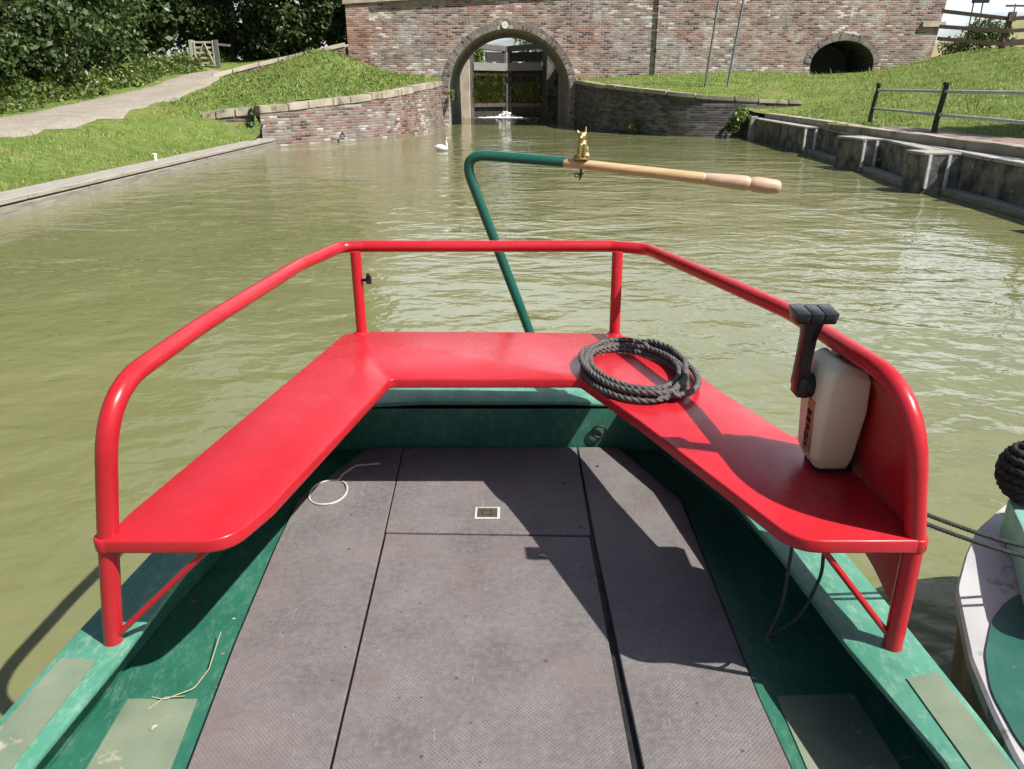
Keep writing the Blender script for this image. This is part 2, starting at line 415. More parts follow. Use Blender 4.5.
# -- ground
def grass_mat(name, a, b_, c, scale=.5):
    m, t, b = nt(name); v = coords(t)
    big = noise(t, v, scale, 6, .62); mid = noise(t, v, 5, 6, .7)
    col = ramp(t, big, [(.30, a), (.5, b_), (.72, c)])
    col = mix(t, ramp(t, mid, [(.4,(0,0,0)),(.65,(.75,)*3)]), col, tuple(x*.62 for x in a))
    dry = ramp(t, noise(t, v, .9, 7, .72), [(.52,(0,0,0)),(.70,(.75,)*3)])
    col = mix(t, dry, col, (.27,.24,.115))
    bare = ramp(t, noise(t, v, 1.7, 8, .75, .3), [(.64,(0,0,0)),(.72,(.8,)*3)])
    col = mix(t, bare, col, (.17,.135,.09))
    L(t, col, b.inputs['Base Color']); b.inputs['Roughness'].default_value = .95; b.inputs['Specular IOR Level'].default_value = .1
    n1 = bump(t, b, mid, .8, .12); bump(t, b, noise(t, v, 30, 4, .7), .9, .05, n1)
    return m
M['grass'] = grass_mat('grass_ground', (.14,.21,.048), (.20,.275,.068), (.27,.31,.10))
def blade_mat(name, c1, c2, c3, trans=.3):
    m, t, b = nt(name)
    g = N(t, 'ShaderNodeNewGeometry'); v = coords(t)
    big = noise(t, v, .7, 6, .65)
    f = math_(t, 'ADD', math_(t, 'MULTIPLY', g.outputs['Random Per Island'], .55), math_(t, 'MULTIPLY', math_(t, 'SUBTRACT', big, .25), 1.0))
    col = ramp(t, f, [(.2, c1), (.5, c2), (.85, c3)])
    L(t, col, b.inputs['Base Color']); b.inputs['Roughness'].default_value = .45; b.inputs['Specular IOR Level'].default_value = .4
    tr = N(t, 'ShaderNodeBsdfTranslucent'); L(t, mix(t, .5, col, (.12,.17,.02)), tr.inputs[0])
    ms = N(t, 'ShaderNodeMixShader'); ms.inputs[0].default_value = trans
    L(t, b.outputs[0], ms.inputs[1]); L(t, tr.outputs[0], ms.inputs[2])
    L(t, ms.outputs[0], t.nodes['Material Output'].inputs[0])
    return m
M['blade'] = blade_mat('grass_blades', (.17,.26,.045), (.26,.35,.075), (.42,.43,.18))
M['weed'] = blade_mat('weed_leaves', (.055,.10,.02), (.11,.165,.035), (.22,.26,.08))
M['leaf'] = blade_mat('dark_leaves', (.022,.044,.013), (.045,.080,.023), (.11,.155,.055), .2)
M['leaf_b'] = blade_mat('mid_green_leaves', (.026,.055,.015), (.058,.100,.028), (.13,.18,.058), .22)
M['leaf_c'] = blade_mat('bright_leaves', (.09,.155,.03), (.16,.235,.05), (.26,.32,.10), .3)
M['leaf_pale'] = blade_mat('pale_leaves', (.20,.24,.14), (.34,.38,.26), (.50,.52,.40), .3)
M['fern'] = blade_mat('wall_fern', (.11,.15,.025), (.20,.24,.045), (.32,.31,.09), .3)
def gravel():
    m, t, b = nt('gravel_path'); v = coords(t)
    col = ramp(t, noise(t, v, 1.2, 9, .75), [(.3,(.22,.19,.15)), (.55,(.33,.295,.245)), (.75,(.40,.365,.31))])
    col = mix(t, ramp(t, noise(t, v, .8, 8, .75, .4), [(.56,(0,0,0)), (.68,(.7,)*3)]), col, (.15,.155,.07))
    vo = N(t, 'ShaderNodeTexVoronoi', i_Scale=26); L(t, v, vo.inputs['Vector'])
    col = mix(t, .3, col, ramp(t, vo.outputs['Color'], [(.1,(.16,.14,.12)), (.9,(.48,.44,.39))]))
    L(t, col, b.inputs['Base Color']); b.inputs['Roughness'].default_value = .95; b.inputs['Specular IOR Level'].default_value = .1
    bump(t, b, vo.outputs['Distance'], .7, .03); return m
M['gravel'] = gravel()
M['field'] = simple('dry_field', (.24,.22,.085), (.32,.28,.12), .03, .95)

def water_mat():
    m, t, b = nt('canal_water'); v = coords(t)
    silt = noise(t, v, .22, 4, .6, .8)
    col = ramp(t, silt, [(.3, (.150,.156,.064)), (.7, (.186,.190,.090))])
    L(t, col, b.inputs['Base Color'])
    b.inputs['Roughness'].default_value = .035; b.inputs['IOR'].default_value = 1.33
    b.inputs['Specular IOR Level'].default_value = .5
    h1 = noise(t, coords(t, (.85,1.2,1), rot=(0,0,.3)), 1.0, 2, .45, .5)
    h2 = noise(t, coords(t, (.9,1.25,1), rot=(0,0,-.25)), 2.9, 2, .45, .5)
    h3 = noise(t, coords(t, (1,1.2,1), rot=(0,0,.1)), 9, 2, .45, .3)
    amp = ramp(t, noise(t, v, .16, 3, .5), [(.32, (.35,)*3), (.68, (1.15,)*3)])
    n1 = bump(t, b, math_(t, 'MULTIPLY', h1, amp), 1.0, .075)
    n2 = bump(t, b, math_(t, 'MULTIPLY', h2, amp), 1.0, .026, n1)
    bump(t, b, h3, 1.0, .0055, n2)
    return m
M['water'] = water_mat()
def foam_mat():
    m, t, b = nt('white_foam'); v = coords(t)
    L(t, ramp(t, noise(t, v, 9, 6, .7), [(.3,(.55,.57,.56)), (.6,(.82,.83,.83))]), b.inputs['Base Color'])
    b.inputs['Roughness'].default_value = .8; bump(t, b, noise(t, v, 22, 5), 1, .04); return m
M['foam'] = foam_mat()

# ------------------------------------------------------------------ THE BOAT
S = .515; RZ = .87; G = .20            # seat top, rail centre, gunwale top
boat = thing('narrowboat', (-.06, 1.5, 0), 'green boat stern with grey deck boards, red bench seat and red guard rail', 'boat')
outL = [(-1.13,-1.0), (-1.13,1.31), (-1.11,1.61), (-1.075,1.98), (-.97,2.6), (-.80,3.1)]
outB = [(-.55,3.40), (-.30,3.53), (-.07,3.57), (.18,3.53), (.42,3.40)]
outR = [(.67,3.1), (.86,2.6), (.995,1.98), (1.02,1.61), (1.035,1.31), (1.035,-1.0)]
inL = [(-1.0,-1.0), (-.99,1.20), (-.96,1.50), (-.94,1.97), (-.83,2.6), (-.63,3.1)]
inR = [(.49,3.1), (.70,2.6), (.80,1.95), (.84,1.55), (.90,1.20), (.91,-1.0)]
outer = outL + outB + outR
inner = inL + inR
# outer shell
mb = MB(); n = len(outer)
zs = [-.95, -.2, -.02, .181]
for k, z in enumerate(zs):
    for p in outer: mb.v.append((p[0]*(1 if z > -.3 else .985), p[1], z))
for k in range(len(zs)-1):
    for i in range(n-1): mb.f.append((k*n+i, k*n+i+1, (k+1)*n+i+1, (k+1)*n+i)); mb.mi.append(0)
mb.build('hull', M['green_dark'], boat, 50)
# inner faces of the hull sides, under the overhanging gunwale plate, and the transom
inw = [(-1.112,-1.0), (-1.112,1.31), (-1.092,1.61), (-1.057,1.98), (-.952,2.6), (-.785,3.10), (.655,3.10), (.842,2.6), (.977,1.98), (1.002,1.61), (1.017,1.31), (1.017,-1.0)]
mb = MB(); m_ = len(inw)
for z in (-.06, .179):
    for p in inw: mb.v.append((p[0], p[1], z))
for i in range(m_-1): mb.f.append((i, m_+i, m_+i+1, i+1)); mb.mi.append(0)
mb.build('inner_side', M['green'], boat, 30, fix=False)
# gunwale cap: strips outer->inner with a rounded lip
def cap(o_, i_, z0, z1):
    mb = MB(); n = len(o_)
    for z in (z0, z1):
        for p in o_: mb.v.append((p[0], p[1], z))
        for p in i_: mb.v.append((p[0], p[1], z))
    for k in range(n-1):
        a, b, c, d = k, k+1, n+k, n+k+1; u = 2*n
        for f in ((a,c,d,b), (u+a,u+b,u+d,u+c), (a,b,u+b,u+a), (c,u+c,u+d,d)): mb.f.append(f); mb.mi.append(0)
    for k in (0, n-1):
        mb.f.append((k, n+k, 3*n+k, 2*n+k)); mb.mi.append(0)
    return mb
gi = [(p[0]+.006, p[1]) for p in inL] + [(-.40,3.13), (-.24,3.13), (-.07,3.13), (.10,3.13), (.26,3.13)] + [(p[0]-.006, p[1]) for p in inR]
cap(outer, gi, .181, G).build('gunwale', M['green_gun'], boat, 40, bevel=.006)
# channel floor beside the boards
mb = MB(); mb.prism([(-1.108,-1.0), (-1.108,1.31), (-1.088,1.61), (-1.053,1.98), (-.948,2.6), (-.78,3.098), (.65,3.098), (.838,2.6), (.973,1.98), (.998,1.61), (1.013,1.31), (1.013,-1.0)], -.07, -.022)
mb.build('side_deck', M['green'], boat)
# pale anti-slip pads
def pad(poly, z):
    mb = MB(); mb.prism(poly, z, z+.003); mb.build('anti_slip_pad', M['pad'], boat)
pad([(-1.02,.5), (-1.015,1.37), (-1.02,1.60), (-.835,1.60), (-.812,1.36), (-.812,.5)], -.0215)
pad([(.705,1.61), (.915,1.62), (.93,1.36), (.93,.5), (.70,.5)], -.0215)
pad([(-1.115,.5), (-1.11,1.26), (-1.095,1.50), (-1.005,1.49), (-1.02,1.18), (-1.03,.5)], G+.001)
pad([(.925,1.43), (1.01,1.45), (1.02,1.18), (1.02,.5), (.945,.5), (.935,1.18)], G+.001)
mb = MB(); mb.prism([(-.76,-1.0), (-.76,1.36), (-.81,2.3), (-.80,2.62), (-.63,3.07), (.475,3.07), (.668,2.62), (.665,2.1), (.660,1.6), (.672,1.3), (.672,-1.0)], -.0218, -.0185)
mb.build('board_gap_shade', M['black'], boat)  # black sheet added to stand for shade in the board gaps
# deck boards
def board(poly, name='deck_board'):
    mb = MB(); mb.prism(poly, -.018, 0); return mb.build(name, M['deck'], boat, bevel=.0025, seg=1)
board([(-.77,-1.0), (-.765,1.36), (-.80,1.8), (-.825,2.3), (-.83,2.62), (-.64,3.085), (-.485,3.085), (-.461,2.4), (-.432,1.36), (-.40,-1.0)])
board([(-.393,-1.0), (-.425,1.36), (-.452,2.376), (.275,2.356), (.283,1.36), (.29,-1.0)])
hatch = board([(-.456,2.390), (-.480,3.085), (.286,3.085), (.282,2.370)], 'deck_hatch')
board([(.325,-1.0), (.311,1.36), (.294,2.36), (.294,3.085), (.47,3.085), (.655,2.62), (.652,2.1), (.648,1.6), (.66,1.3), (.66,-1.0)])
# lifting ring let into the hatch
mb = MB(); mb.box((-.140,2.475,.0005), (-.045,2.560,.003)); e = mb.build('lifting_plate', M['cord'], hatch, bevel=.001, seg=1)
# (plate is a sub-part of the hatch)
mb = MB(); mb.box((-.130,2.485,.003), (-.055,2.550,.0042)); mb.tube([(-.11,2.50,.006),(-.11,2.53,.006),(-.075,2.53,.006),(-.075,2.50,.006)], .003, 6, closed=True)
mb.build('lifting_ring', M['bark'], hatch, 40)
# dark screw plug
for (x, y) in ((.21,2.75), (-.42,3.0), (.25,2.42), (.36,2.9)):
    mb = MB(); mb.tube([(x,y,.0),(x,y,.0015)], .007, 10); mb.build('screw', M['dark_metal'], hatch if x < .29 else boat)

# --- bench seat
seatpts = [(-.955,1.53), (-.945,1.66), (-.875,2.1), (-.715,3.11), (-.66,3.16), (0,3.15), (.44,3.13), (.53,3.05), (.64,2.77), (.73,2.44), (.845,2.10), (.93,2.10), (.945,1.60), (.955,1.53),
           (.66,1.53), (.40,2.22), (.245,2.585), (-.44,2.585), (-.605,1.70), (-.66,1.53)]
rad = [0,0,.3,.06,.06,0,.05,.05,.3,.3,.012,.012,0,.006,.10,.3,.03,.03,.15,.10]
poly = [(p.x, p.y) for p in fillet([(a,b,0) for a,b in seatpts], rad, 7, closed=True)]
# drop near-duplicate points
pp = []
for p in poly:
    if not pp or (Vector(p)-Vector(pp[-1])).length > .004: pp.append(p)
mb = MB(); mb.prism(pp, S-.036, S)
seat = mb.build('seat', M['red'], boat, 40, bevel=.011, bev_ang=60, seg=3)
# --- guard rail
railp = [(-.955,1.56,S-.02), (-.893,1.565,RZ), (-.875,2.06,RZ), (-.80,2.85,RZ), (-.715,3.20,RZ), (-.62,3.215,RZ), (.42,3.215,RZ), (.56,3.15,RZ), (.68,2.74,RZ), (.83,2.21,RZ), (.893,1.565,RZ), (.95,1.555,S-.02)]
path = fillet(railp, [0,.17,.5,.4,.07,.07,.07,.09,.5,.6,.20,0], 8)
mb = MB(); mb.tube(path, .024, 16)
rail = mb.build('guard_rail', M['red'], boat, 60)
def post(a, b, name='rail_post', r=.0225, weld=True):
    mb = MB(); mb.tube([a, b], r, 16)
    if weld:
        mb.tube([(b[0],b[1],b[2]-.001), (b[0],b[1],b[2]+.008)], [r+.010, r+.002], 16)
    return mb.build(name, M['red'], boat, 50)
pl = post((-.645,3.15,RZ-.01), (-.64,3.135,S))
post((.435,3.15,RZ-.01), (.435,3.12,S))
post((-.955,1.56,S-.02), (-1.000,1.565,G), r=.023, weld=False)
post((.949,1.555,S-.02), (.945,1.545,G), r=.023, weld=False)
# welded ears where the seat wraps the front posts
for x in (-.956, .951):
    mb = MB(); mb.tube([(x,1.555,S-.035), (x,1.555,S-.001)], .0262, 18); mb.build('seat_lug', M['red'], boat, 50, bevel=.003)
# braces below the seat ends
for a, b in (((-.975,1.56,G+.03), (-.72,1.55,S-.038)), ((.925,1.55,G+.04), (.735,1.55,S-.038))):
    mb = MB(); mb.tube([a, b], .008, 10); mb.build('seat_brace', M['red'], boat, 50)
# small clip on the left rear post
mb = MB(); mb.tube([(-.655,3.135,.745), (-.59,3.135,.745)], .007, 8); mb.box((-.605,3.125,.73), (-.585,3.145,.76)); mb.tube([(-.595,3.13,.755),(-.595,3.12,.772)], .008, 8)
o = mb.build('rail_clip', M['dark_metal'], boat, 40)
# --- red side plate between rail and gunwale, starboard
ins = [(p.y, p.z) for p in path if p.x > .5 and p.y < 1.98][:]
top = [(y, z-.004) for (y, z) in ins if z > S]
def px_of(y, z=S):
    k_ = max(0, z-S)/.355; w_ = min(1, max(0, (y-1.58)/.25))
    return .948 - .057*k_*(1-w_) - (.012*k_ + .052*max(0, k_-.75)*4*.25*4)*w_
mb = MB(); ny, nz = 22, 16; tops_ = sorted(top)
for s_ in (-.003, .004):
    for a_ in range(ny+1):
        y = 1.555+(1.985-1.555)*a_/ny
        zt = float(np.interp(y, [q[0] for q in tops_], [q[1] for q in tops_])); zb = float(np.interp(y, [1.555,1.61,1.70,1.95,1.985], [.29,.30,.325,.36,.40]))
        for b_ in range(nz+1):
            z = zb+(zt-zb)*b_/nz; mb.v.append((px_of(y, z)+s_, y, z))
w_ = nz+1; h_ = (ny+1)*w_
for a_ in range(ny):
    for b_ in range(nz):
        q = a_*w_+b_; mb.f += [(q, q+1, q+w_+1, q+w_), (h_+q, h_+q+w_, h_+q+w_+1, h_+q+1)]
    for b_ in (0, nz): q = a_*w_+b_; mb.f.append((q, q+w_, h_+q+w_, h_+q))
for b_ in range(nz):
    for a_ in (0, ny): q = a_*w_+b_; mb.f.append((q, q+1, h_+q+1, h_+q))
mb.mi = [0]*len(mb.f)
mb.build('side_panel', M['red'], boat, 40)
# --- engine control box
ctl = MB()
def boxring(z, x0, x1, y0, y1, c):
    return [(x0+c,y0,z), (x1,y0,z), (x1,y1,z), (x0+c,y1,z), (x0,y1-c,z), (x0,y0+c,z)]
rings = [boxring(S+.012, .825,.908,1.862,1.965,.012), boxring(S+.05, .806,.915,1.850,1.985,.016), boxring(S+.19, .800,.924,1.835,1.995,.018), boxring(S+.30, .806,.922,1.835,2.00,.02), boxring(S+.335, .836,.915,1.85,1.985,.02)]
def lean(r_, k): return [(x, y, z - k*max(0, x-.82)) for x, y, z in r_]
rings[3] = lean(rings[3], .22); rings[4] = lean(rings[4], .38)
for r_ in rings: ctl.v += r_
for i in range(len(rings)-1):
    for k in range(6): ctl.f.append((i*6+k, i*6+(k+1)%6, (i+1)*6+(k+1)%6, (i+1)*6+k)); ctl.mi.append(0)
ctl.f += [tuple(range(6))[::-1], tuple(range((len(rings)-1)*6, len(rings)*6))]; ctl.mi += [0,0]
box = ctl.build('control_box', M['cream'], boat, 30, bevel=.007, bev_ang=15, seg=3)
mb = MB(); mb.box((.918,1.868,S+.004), (.928,1.985,S+.27)); mb.box((.83,1.866,S+.0005), (.915,1.96,S+.014)); mb.build('backing_gasket', M['black'], box)
for q in range(2):
    mb = MB(); mb.box((.853+q*.022,1.90,S+.29), (.865+q*.022,1.955,S+.3225-q*.0085)); mb.build('vent_slot', M['dark_metal'], box)
# badge on the side face, lettering running up it
mb = MB(); mb.box((.7985,1.872,S+.055), (.803,1.915,S+.205)); bad = mb.build('badge', M['badge'], box, bevel=.001, seg=1)
mb = MB()
xs = .7972
def stroke(y0, z0, y1, z1): mb.bar((xs,y0,z0), (xs,y1,z1), .0022, .004, up=(1,0,0))
# a short word of block capitals reading upward on the plate
gl = {'M': [(0,0,0,1),(0,1,.5,.4),(.5,.4,1,1),(1,1,1,0)], 'O': [(0,0,0,1),(0,1,1,1),(1,1,1,0),(1,0,0,0)], 'R': [(0,0,0,1),(0,1,1,1),(1,1,1,.5),(1,.5,0,.5),(.4,.5,1,0)],
      'S': [(1,1,0,1),(0,1,0,.5),(0,.5,1,.5),(1,.5,1,0),(1,0,0,0)], 'E': [(0,0,0,1),(0,1,1,1),(0,.5,.8,.5),(0,0,1,0)]}
wz = S+.073
for ch in 'MORSE':
    for (a, b, c, d) in gl[ch]:
        # along the plate (z) and across it (y)
        stroke(1.902-b*.018, wz+a*.014, 1.902-d*.018, wz+c*.014)
    wz += .0225
mb.build('badge_lettering', M['badge_ink'], box)
# lever
mb = MB()
mb.tube([(.806,1.925,.75), (.770,1.922,.75)], [.036,.033], 10)
mb.prism([(.757,1.895),(.782,1.888),(.794,1.90),(.794,1.95),(.757,1.95)], .723, .778)
mb.build('lever_hub', M['black_plastic'], box, 40, bevel=.006)
mb = MB()
vs = []
for (x, y, z, wx, wy) in ((.772,1.925,.745,.017,.028), (.768,1.912,.82,.016,.023), (.766,1.897,.895,.017,.022), (.766,1.886,.945,.025,.025)):
    for i, j in ((-1,-1),(1,-1),(1,1),(-1,1)): vs.append((x+i*wx, y+j*wy, z))
fs = [(0,1,2,3), (15,14,13,12)] + [(r*4+k, r*4+(k+1)%4, r*4+4+(k+1)%4, r*4+4+k) for r in range(3) for k in range(4)]
mb.add(vs, fs); lev = mb.build('control_lever', M['black_plastic'], box, 40, bevel=.005)
mb = MB()
for q in range(3):
    x0 = .716+q*.0335
    mb.add([(x0,1.856,.938),(x0+.0325,1.856,.938),(x0+.0325,1.914,.938),(x0,1.914,.938),(x0-(.004 if q==0 else 0),1.849,.968),(x0+.0325+(.004 if q==2 else 0),1.849,.968),(x0+.0325+(.004 if q==2 else 0),1.922,.976),(x0-(.004 if q==0 else 0),1.922,.976)],
           [(3,2,1,0),(4,5,6,7),(0,1,5,4),(1,2,6,5),(2,3,7,6),(3,0,4,7)])
mb.build('lever_grip', M['grey_plastic'], lev, 40, bevel=.004)
# control cables hanging below the seat
mb = MB(); mb.tube(fillet([(.69,1.62,S-.03), (.68,1.60,.28), (.665,1.64,.13), (.70,1.70,.10), (.76,1.66,.20), (.775,1.62,.36), (.765,1.62,S-.03)], .2, 10), .0045, 8)
mb.build('control_cable', M['black'], boat, 60)
# ring bolt on the transom, right
mb = MB(); mb.tube([(.385+.028*math.cos(a), 3.085, .075+.028*math.sin(a)) for a in [2*math.pi*k/20 for k in range(20)]], .006, 8, closed=True)
mb.build('ring_bolt', M['dark_metal'], boat, 60)

# ------------------------------------------------------------------ tiller and things on the boat
til = thing('tiller', (.09,3.75,.1), 'dark green swan-neck steering bar with turned wooden handle, swung sideways behind the red rail', 'tiller')
mb = MB(); tp = fillet([(.17,3.75,-.05), (.09,3.72,.335), (-.235,3.70,1.205), (.235,3.61,1.175)], [0,0,.085,0], 10)
mb.tube(tp, .0235, 16); mb.tube([(.17,3.75,-.6), (.17,3.75,-.02)], .035, 12); mb.build('swan_neck', M['tiller_green'], til, 60)
a, b = Vector((.205,3.615,1.177)), Vector((1.16,3.40,1.088)); d = b-a
prof = [(0,.0185),(.01,.021),(.35,.0225),(.665,.0255),(.672,.0225),(.678,.0255),(.74,.0285),(.80,.0315),(.845,.0325),(.862,.029),(.868,.026),(.874,.029),(.89,.033),(.93,.0325),(.975,.030),(.992,.026),(1.0,.016)]
k1 = [q for q in prof if q[0] <= .666]; k2 = [q for q in prof if q[0] >= .665]
mb = MB(); mb.tube([a+d*u for u,_ in k1], [r for _,r in k1], 20); mb.build('wooden_bar', M['varnish'], til, 50)
mb = MB(); mb.tube([a+d*u for u,_ in k2], [r for _,r in k2], 20); mb.build('turned_grip', M['grip_wood'], til, 50)
# brass pin: a seated cat with pricked ears
pin = thing('tiller_pin', (.315,3.59,1.19), 'small brass seated cat ornament pinned upright through the tiller bar', 'ornament')
def voxel(mb, name, mat, parent, vs, smooth=True, it=2):
    o = mb.build('tmp', None, None); md = o.modifiers.new('r', 'REMESH'); md.mode = 'VOXEL'; md.voxel_size = vs
    sm = o.modifiers.new('s', 'SMOOTH'); sm.iterations = it
    dg = bpy.context.evaluated_depsgraph_get(); me = bpy.data.meshes.new_from_object(o.evaluated_get(dg))
    bpy.data.objects.remove(o); me.name = name
    r = link(name, me, mat, parent, 180); return r
bx, by, bz = .315, 3.588, 1.192
mb = MB()
mb.ball((bx+.004,by,bz+.030), (.029,.027,.034)); mb.ball((bx,by-.002,bz+.060), (.022,.021,.033)); mb.ball((bx-.004,by-.006,bz+.095), (.021,.021,.019))
mb.ball((bx-.012,by-.022,bz+.090), (.010,.012,.008)); mb.ball((bx+.020,by-.016,bz+.014), (.014,.018,.013)); mb.ball((bx-.016,by-.016,bz+.014), (.013,.018,.013))
mb.tube([(bx-.011,by-.022,bz+.065),(bx-.012,by-.026,bz+.006)], [.009,.007], 8); mb.tube([(bx+.008,by-.024,bz+.065),(bx+.008,by-.028,bz+.006)], [.009,.007], 8)
mb.tube([(bx+.011,by-.003,bz+.106),(bx+.013,by-.002,bz+.138)], [.008,.0025], 8); mb.tube([(bx-.017,by-.003,bz+.104),(bx-.026,by-.002,bz+.123)], [.008,.0025], 8)
mb.tube([(bx+.02,by+.015,bz+.01),(bx-.005,by+.03,bz+.01),(bx-.03,by+.018,bz+.01),(bx-.036,by,bz+.013)], [.007,.007,.006,.004], 8)
voxel(mb, 'cat_figure', M['brass'], pin, .0028)
mb = MB(); mb.tube([(bx-.004,by,bz-.004),(bx-.004,by,bz+.006)], .036, 20); mb.build('pin_base', M['brass'], pin, 40, bevel=.002)
mb = MB(); mb.tube([(bx-.004,by,bz-.0),(bx-.004,by,bz-.085)], .005, 8); mb.build('pin_shank', M['dark_metal'], pin, 40)
mb = MB(); mb.tube([(bx-.022,by-.004,bz-.066),(bx+.008,by-.004,bz-.066)], .004, 8); mb.tube([(bx-.022+.009*math.cos(a),by-.004,bz-.072+.009*math.sin(a)) for a in [2*math.pi*k/12 for k in range(12)]], .003, 6, closed=True)
mb.tube([(bx-.002,by-.004,bz-.075),(bx-.010,by-.004,bz-.092)], .004, 8); mb.build('retaining_clip', M['dark_metal'], pin, 60)

# coil of rope on the seat
coil = MB(); pts = []
turns = 5.4; steps = int(turns*46)
for i in range(steps):
    u = i/steps; a = 2*math.pi*turns*u + 2.2
    layer = [0,0,1,1,2][min(4,int(u*turns))]
    k = 1.02 - .07*math.sin(2*math.pi*u*1.9+.5) - .20*((u*turns) % 2.4)/2.4 + .02*math.sin(a*.73)
    rx, ry = .186*k, .288*k
    cx = .450 + .020*math.sin(a*.37+1) + .006*math.sin(5*a*.31)
    cy = 2.640 + .024*math.cos(a*.29)
    z = S + .0115 + .0150*min(1.7, u*turns*.36) + .003*math.sin(a*1.37+u*9) + .004*math.sin(a*2.3)
    if u*turns < 1.25: z = S+.0115
    # ellipse tilted a little
    ex, ey = rx*math.cos(a), ry*math.sin(a); th = .16
    pts.append((cx+ex*math.cos(th)-ey*math.sin(th), cy+ex*math.sin(th)+ey*math.cos(th), z))
pts = resample(pts, .0065)
mb = MB(); mb.tube(pts, .0112, 18, lobes=(3,.30,.070))
# the bitter end, laid across the coil
tail = resample(fillet([(.50,2.90,S+.035), (.55,2.87,S+.050), (.61,2.80,S+.046), (.635,2.66,S+.044), (.60,2.48,S+.046), (.545,2.40,S+.035)], .08, 6), .0065)
mb.tube(tail, .0112, 18, lobes=(3,.30,.070))
co = mb.build('rope_coil', M['rope'], None, 80)
tag(co, 'coil of weathered black three-strand rope lying on the red bench seat', 'rope')
# string loop on the floor
st = MB(); lp = [(-.725+.072*math.cos(a), 2.675+.10*math.sin(a), .003+.002*math.sin(3*a)) for a in [1.3+2*math.pi*k/40 for k in range(39)]]
st.tube(fillet([(-.56,2.92,.003),(-.66,2.90,.003),(-.70,2.82,.003)]+lp, .01, 3), .0042, 7)
tag(st.build('string_loop', M['cord'], None, 60), 'loop of pale string lying on the grey deck board under the seat', 'string')
# stalk of dry grass on the side deck
sw = MB(); sw.tube(fillet([(-.965,1.60,-.008), (-.93,1.595,-.012), (-.86,1.64,-.010), (-.845,1.70,-.004), (-.86,1.83,.022)], .03, 5), [.0028]*1 + [.0026]*0 or .0026, 6) if False else None
swp = fillet([(-.955,1.60,-.012), (-.92,1.592,-.014), (-.855,1.63,-.012), (-.84,1.70,-.008), (-.85,1.83,.012)], .03, 5)
sw = MB(); sw.tube(swp, .0016, 6); sw.tube([(-.95,1.56,-.016), (-.92,1.60,-.014), (-.87,1.605,-.014)], .0013, 6)
tag(sw.build('grass_stalk', M['straw'], None, 60), 'bent stalk of dry straw lying on the green side deck', 'straw')
# fallen bits of leaf on the floor
def chip(loc, s, rz, label, mat):
    mb = MB(); x, y, z = loc; c, sn = math.cos(rz), math.sin(rz)
    q = [(-1,-.3,0), (-.2,-.55,.25), (.9,-.2,.1), (1,.2,0), (.1,.5,.3), (-.8,.3,.1)]
    vs = [(x+s*(a*c-b*sn), y+s*(a*sn+b*c), z+s*h) for a,b,h in q]
    vs2 = [(vx, vy, vz+.0012) for vx,vy,vz in vs]
    mb.add(vs+vs2, [(0,1,2,3,4,5)[::-1], (6,7,8,9,10,11)] + [(i,(i+1)%6,6+(i+1)%6,6+i) for i in range(6)])
    tag(mb.build('leaf_scrap', mat, None), label, 'leaf', 'scraps of leaf on the boat floor')
chip((.105,2.235,.001), .015, -.5, 'curled dry leaf scrap at the edge of the lever shadow on the big deck board', M['straw'])
chip((-.905,1.50,-.017), .010, .9, 'dry leaf scrap on the pale green pad of the side deck', M['straw'])
chip((-.85,1.93,-.021), .006, .2, 'tiny leaf scrap on the green side deck beside the seat shadow', M['straw'])

# ------------------------------------------------------------------ neighbouring boat
nb = thing('moored_boat', (2.2,1.0,0), 'white and dark green boat end moored alongside, rusty at the waterline', 'boat')
edge = [(1.07,-2.5), (1.075,1.0), (1.085,1.25), (1.115,1.39), (1.16,1.56), (1.28,1.85), (1.40,2.02), (1.52,2.17), (1.71,2.33), (1.95,2.44), (2.2,2.48), (2.6,2.42), (2.95,2.2), (3.15,1.8), (3.2,1.2), (3.2,-2.5)]
edge = [(p.x,p.y) for p in fillet([(x,y,0) for x,y in edge], .3, 4)]
DZ = .15; n = len(edge); cxn = 2.15
def ring(z, k, dy=0): return [(cxn+(x-cxn)*k, y+dy*(1 if y > 0 else 0), z) for x,y in edge]
def loft(rings, mat, name):
    mb = MB()
    for r_ in rings: mb.v += r_
    for i in range(len(rings)-1):
        for k in range(n-1): mb.f.append((i*n+k, i*n+k+1, (i+1)*n+k+1, (i+1)*n+k)); mb.mi.append(0)
    return mb.build(name, mat, nb, 40)
loft([ring(-.8,.93,-.1), ring(-.42,.955,-.05), ring(-.12,.975,-.03), ring(DZ-.045,.985,-.01)], M['rust'], 'hull')
loft([ring(DZ-.045,.985,-.01), ring(DZ-.04,1.0), ring(DZ-.008,1.002), ring(DZ,.994)], M['white_hull'], 'rubbing_band')
mb = MB(); mb.v += ring(DZ,.994); mb.f.append(tuple(range(n))); mb.mi.append(0); mb.build('stern_deck', M['white_hull'], nb)
gp = [(1.13,-2.5), (1.115,1.30), (1.14,1.44), (1.20,1.57), (1.30,1.71), (1.40,1.80), (1.55,1.86), (2.2,1.92), (2.9,1.7), (3.1,1.0), (3.1,-2.5)]
gp = [(p.x,p.y) for p in fillet([(x,y,0) for x,y in gp], .3, 5)]
mb = MB(); mb.prism(gp, DZ+.001, DZ+.006); mb.build('green_deck_panel', M['green_dark'], nb)
cp = [(1.335,1.58), (1.42,1.78), (1.51,1.97), (1.575,2.15), (1.72,2.22), (2.1,2.27), (2.1,1.60)]
mb = MB(); mb.prism([(p.x,p.y) for p in fillet([(x,y,0) for x,y in cp], .06, 4, closed=True)], DZ+.004, .28); mb.build('raised_locker', M['teal'], nb, 40, bevel=.012)
